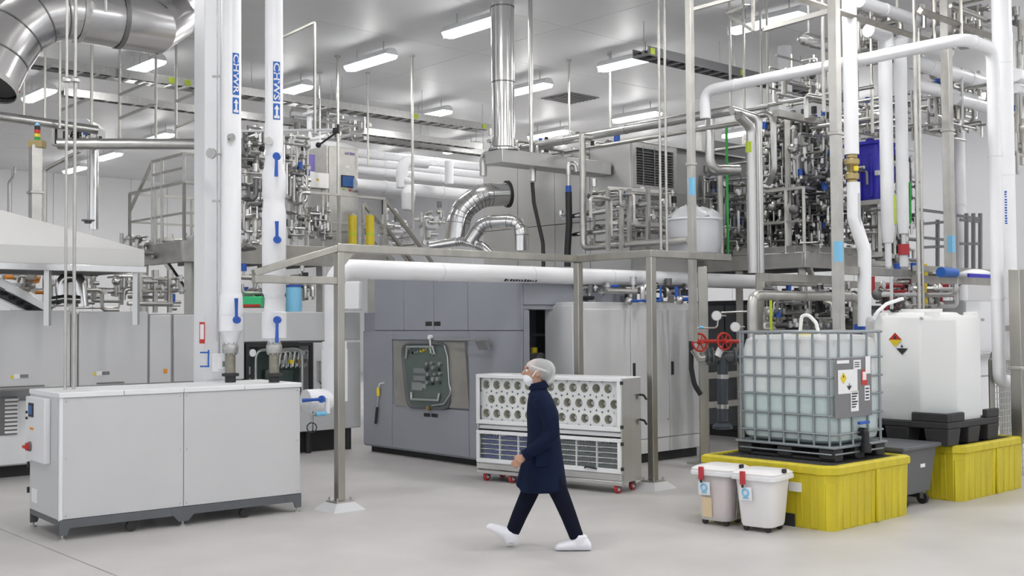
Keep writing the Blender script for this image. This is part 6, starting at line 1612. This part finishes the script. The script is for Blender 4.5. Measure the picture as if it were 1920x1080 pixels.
clutter('process_piping', 'white ceiling ducts and fittings behind the cable trays', 'piping', (535, 205, 700, 262), (25.5, 27.5), 34, 72, rr=(.02,.06), mats=('pvc','steel','steel2','pvc'), valves=.4, step=(.4,1.4))
# ================================================================== upper right pipe racks
runs = [((1470,-12,13.5),1745,.045,'post','square rack tube sloping down from the top, left of the white drops'),
 ((1612,2,15.2),1790,.085,'pvc','white insulated pipe high above the white drops'),
 ((1700,112,16.5),1858,.115,'pvc','broad white insulated pipe behind the climbing loop pipe, upper'),
 ((1715,158,17.0),1858,.095,'pvc','broad white insulated pipe behind the climbing loop pipe, lower'),
 ((1790,185,17.5),1862,.09,'pvc','short white insulated pipe left of the thickest riser'),
 ((1905,140,15.5),1990,.09,'pvc','white insulated pipe leaving the picture at upper right'),
 ((1905,165,15.8),1990,.07,'pvc','second white insulated pipe leaving the picture at right'),
 ((1725,20,14.8),1880,.05,'post','brown stainless rack tube at upper right')]
for p0, p1, r_, m_, lb in runs: pipe('rack_pipe', route(p0, ('u', p1)), r_, X[m_], lb, n=18 if m_ == 'pvc' else 4, rings=1.3 if m_ == 'pvc' else None)
vr = [((1440,200,17.5),1230,.03), ((1700,212,17.0),1520,.035), ((1790,160,17.5),1590,.03), ((1780,178,17.8),1600,.03), ((1640,162,16.5),1420,.03)]
for (p0, p1, r_), lb in zip(vr, ('thin pipe sloping left above the skid frame', 'thin pipe rising right behind the white drops, lowest', 'thin pipe rising right behind the white drops, highest', 'thin pipe rising right behind the white drops, middle', 'thin pipe under the climbing loop pipe')):
    pipe('rack_pipe', route(p0, ('v', p1)), r_, X['steel'], lb, rings=1.0)
pipe('bent_rack_pipe', route((1512,222,16.2), ('z',178), ('p',(1565,188,15.6))), .035, X['steel'], 'small bent pipe above the skid frame')
t = thing('silver_vessel', 'small shiny horizontal vessel beside the tall square post', 'vessel', P(1500,70,15.4), 0); o_ = P(1500,70,15.4)
part('shell', MB().lathe([(.02,0),(.07,.03),(.095,.10),(.095,.75),(.06,.8)],18, M.Rotation(TH,4,'Z') @ M.Rotation(math.pi/2,4,'Y')), X['chrome'], t); part('support', MB().cyl((.15,.12,-.1),(.15,.12,.5),.018,8), X['galv'], t)
for k, (px, Z, y1, lb) in enumerate(((1752,15.5,95,'left of two brown uprights at top right'), (1802,15.5,66,'right of two brown uprights at top right'), (1545,15.0,210,'upright just left of the tall square post'), (1636,16.8,250,'upright between the two left white drops'), (1684,16.8,140,'upright between the cone ended white drops'))):
    drop(px, None, y1, Z, .026, 'thin stainless ' + lb, 'post' if k < 2 else 'steel2')
for i, (bx, Z, n, lb) in enumerate([((1600,20,1700,120),(16.8,18.5),30,'valves between the pipes at upper right'), ((1715,5,1860,90),(15.8,17.5),34,'valves and brackets high at upper right'), ((1715,130,1860,260),(17.8,19.5),40,'tubing behind the climbing loop pipe'), ((1560,190,1720,262),(18.5,20.5),40,'tubing above the blue tote'), ((1905,40,1918,330),(16.5,18),30,'tubing at the right edge of the picture'), ((1440,100,1560,205),(18.5,20),16,'tubing above the valve skid')]):
    clutter('process_piping', lb, 'piping', bx, Z, n, 90+i, rr=(.014,.038), mats=('steel','steel2','post','galv'), valves=.45, step=(.3,1.2))
solo('skid_top_rail', bar(route((1455,212,17.6), ('u',1640)), .055), X['steel2'], 'wide beam along the top of the valve skid', 'beam')
p = P(1472, 150, 22); t = thing('insulated_drop_pipe', 'white insulated pipe far behind the valve skid top', 'pipe', V((p.x,p.y,3.3)), 0); part('insulation', MB().cyl((0,0,0),(0,0,CEIL-3.3),.135,18), X['pvc'], t); part('collar', MB().cyl((0,0,2.2),(0,0,2.25),.145,18), X['white'], t)
p = P(1800, 400, 19); t = thing('insulated_drop_pipe', 'white insulated pipe behind the tall tagged post', 'pipe', V((p.x,p.y,0)), 0); part('insulation', MB().cyl((0,0,0),(0,0,zat(p,180)),.10,18), X['pvc'], t); part('collar', MB().cyl((0,0,4),(0,0,4.05),.11,18), X['white'], t)
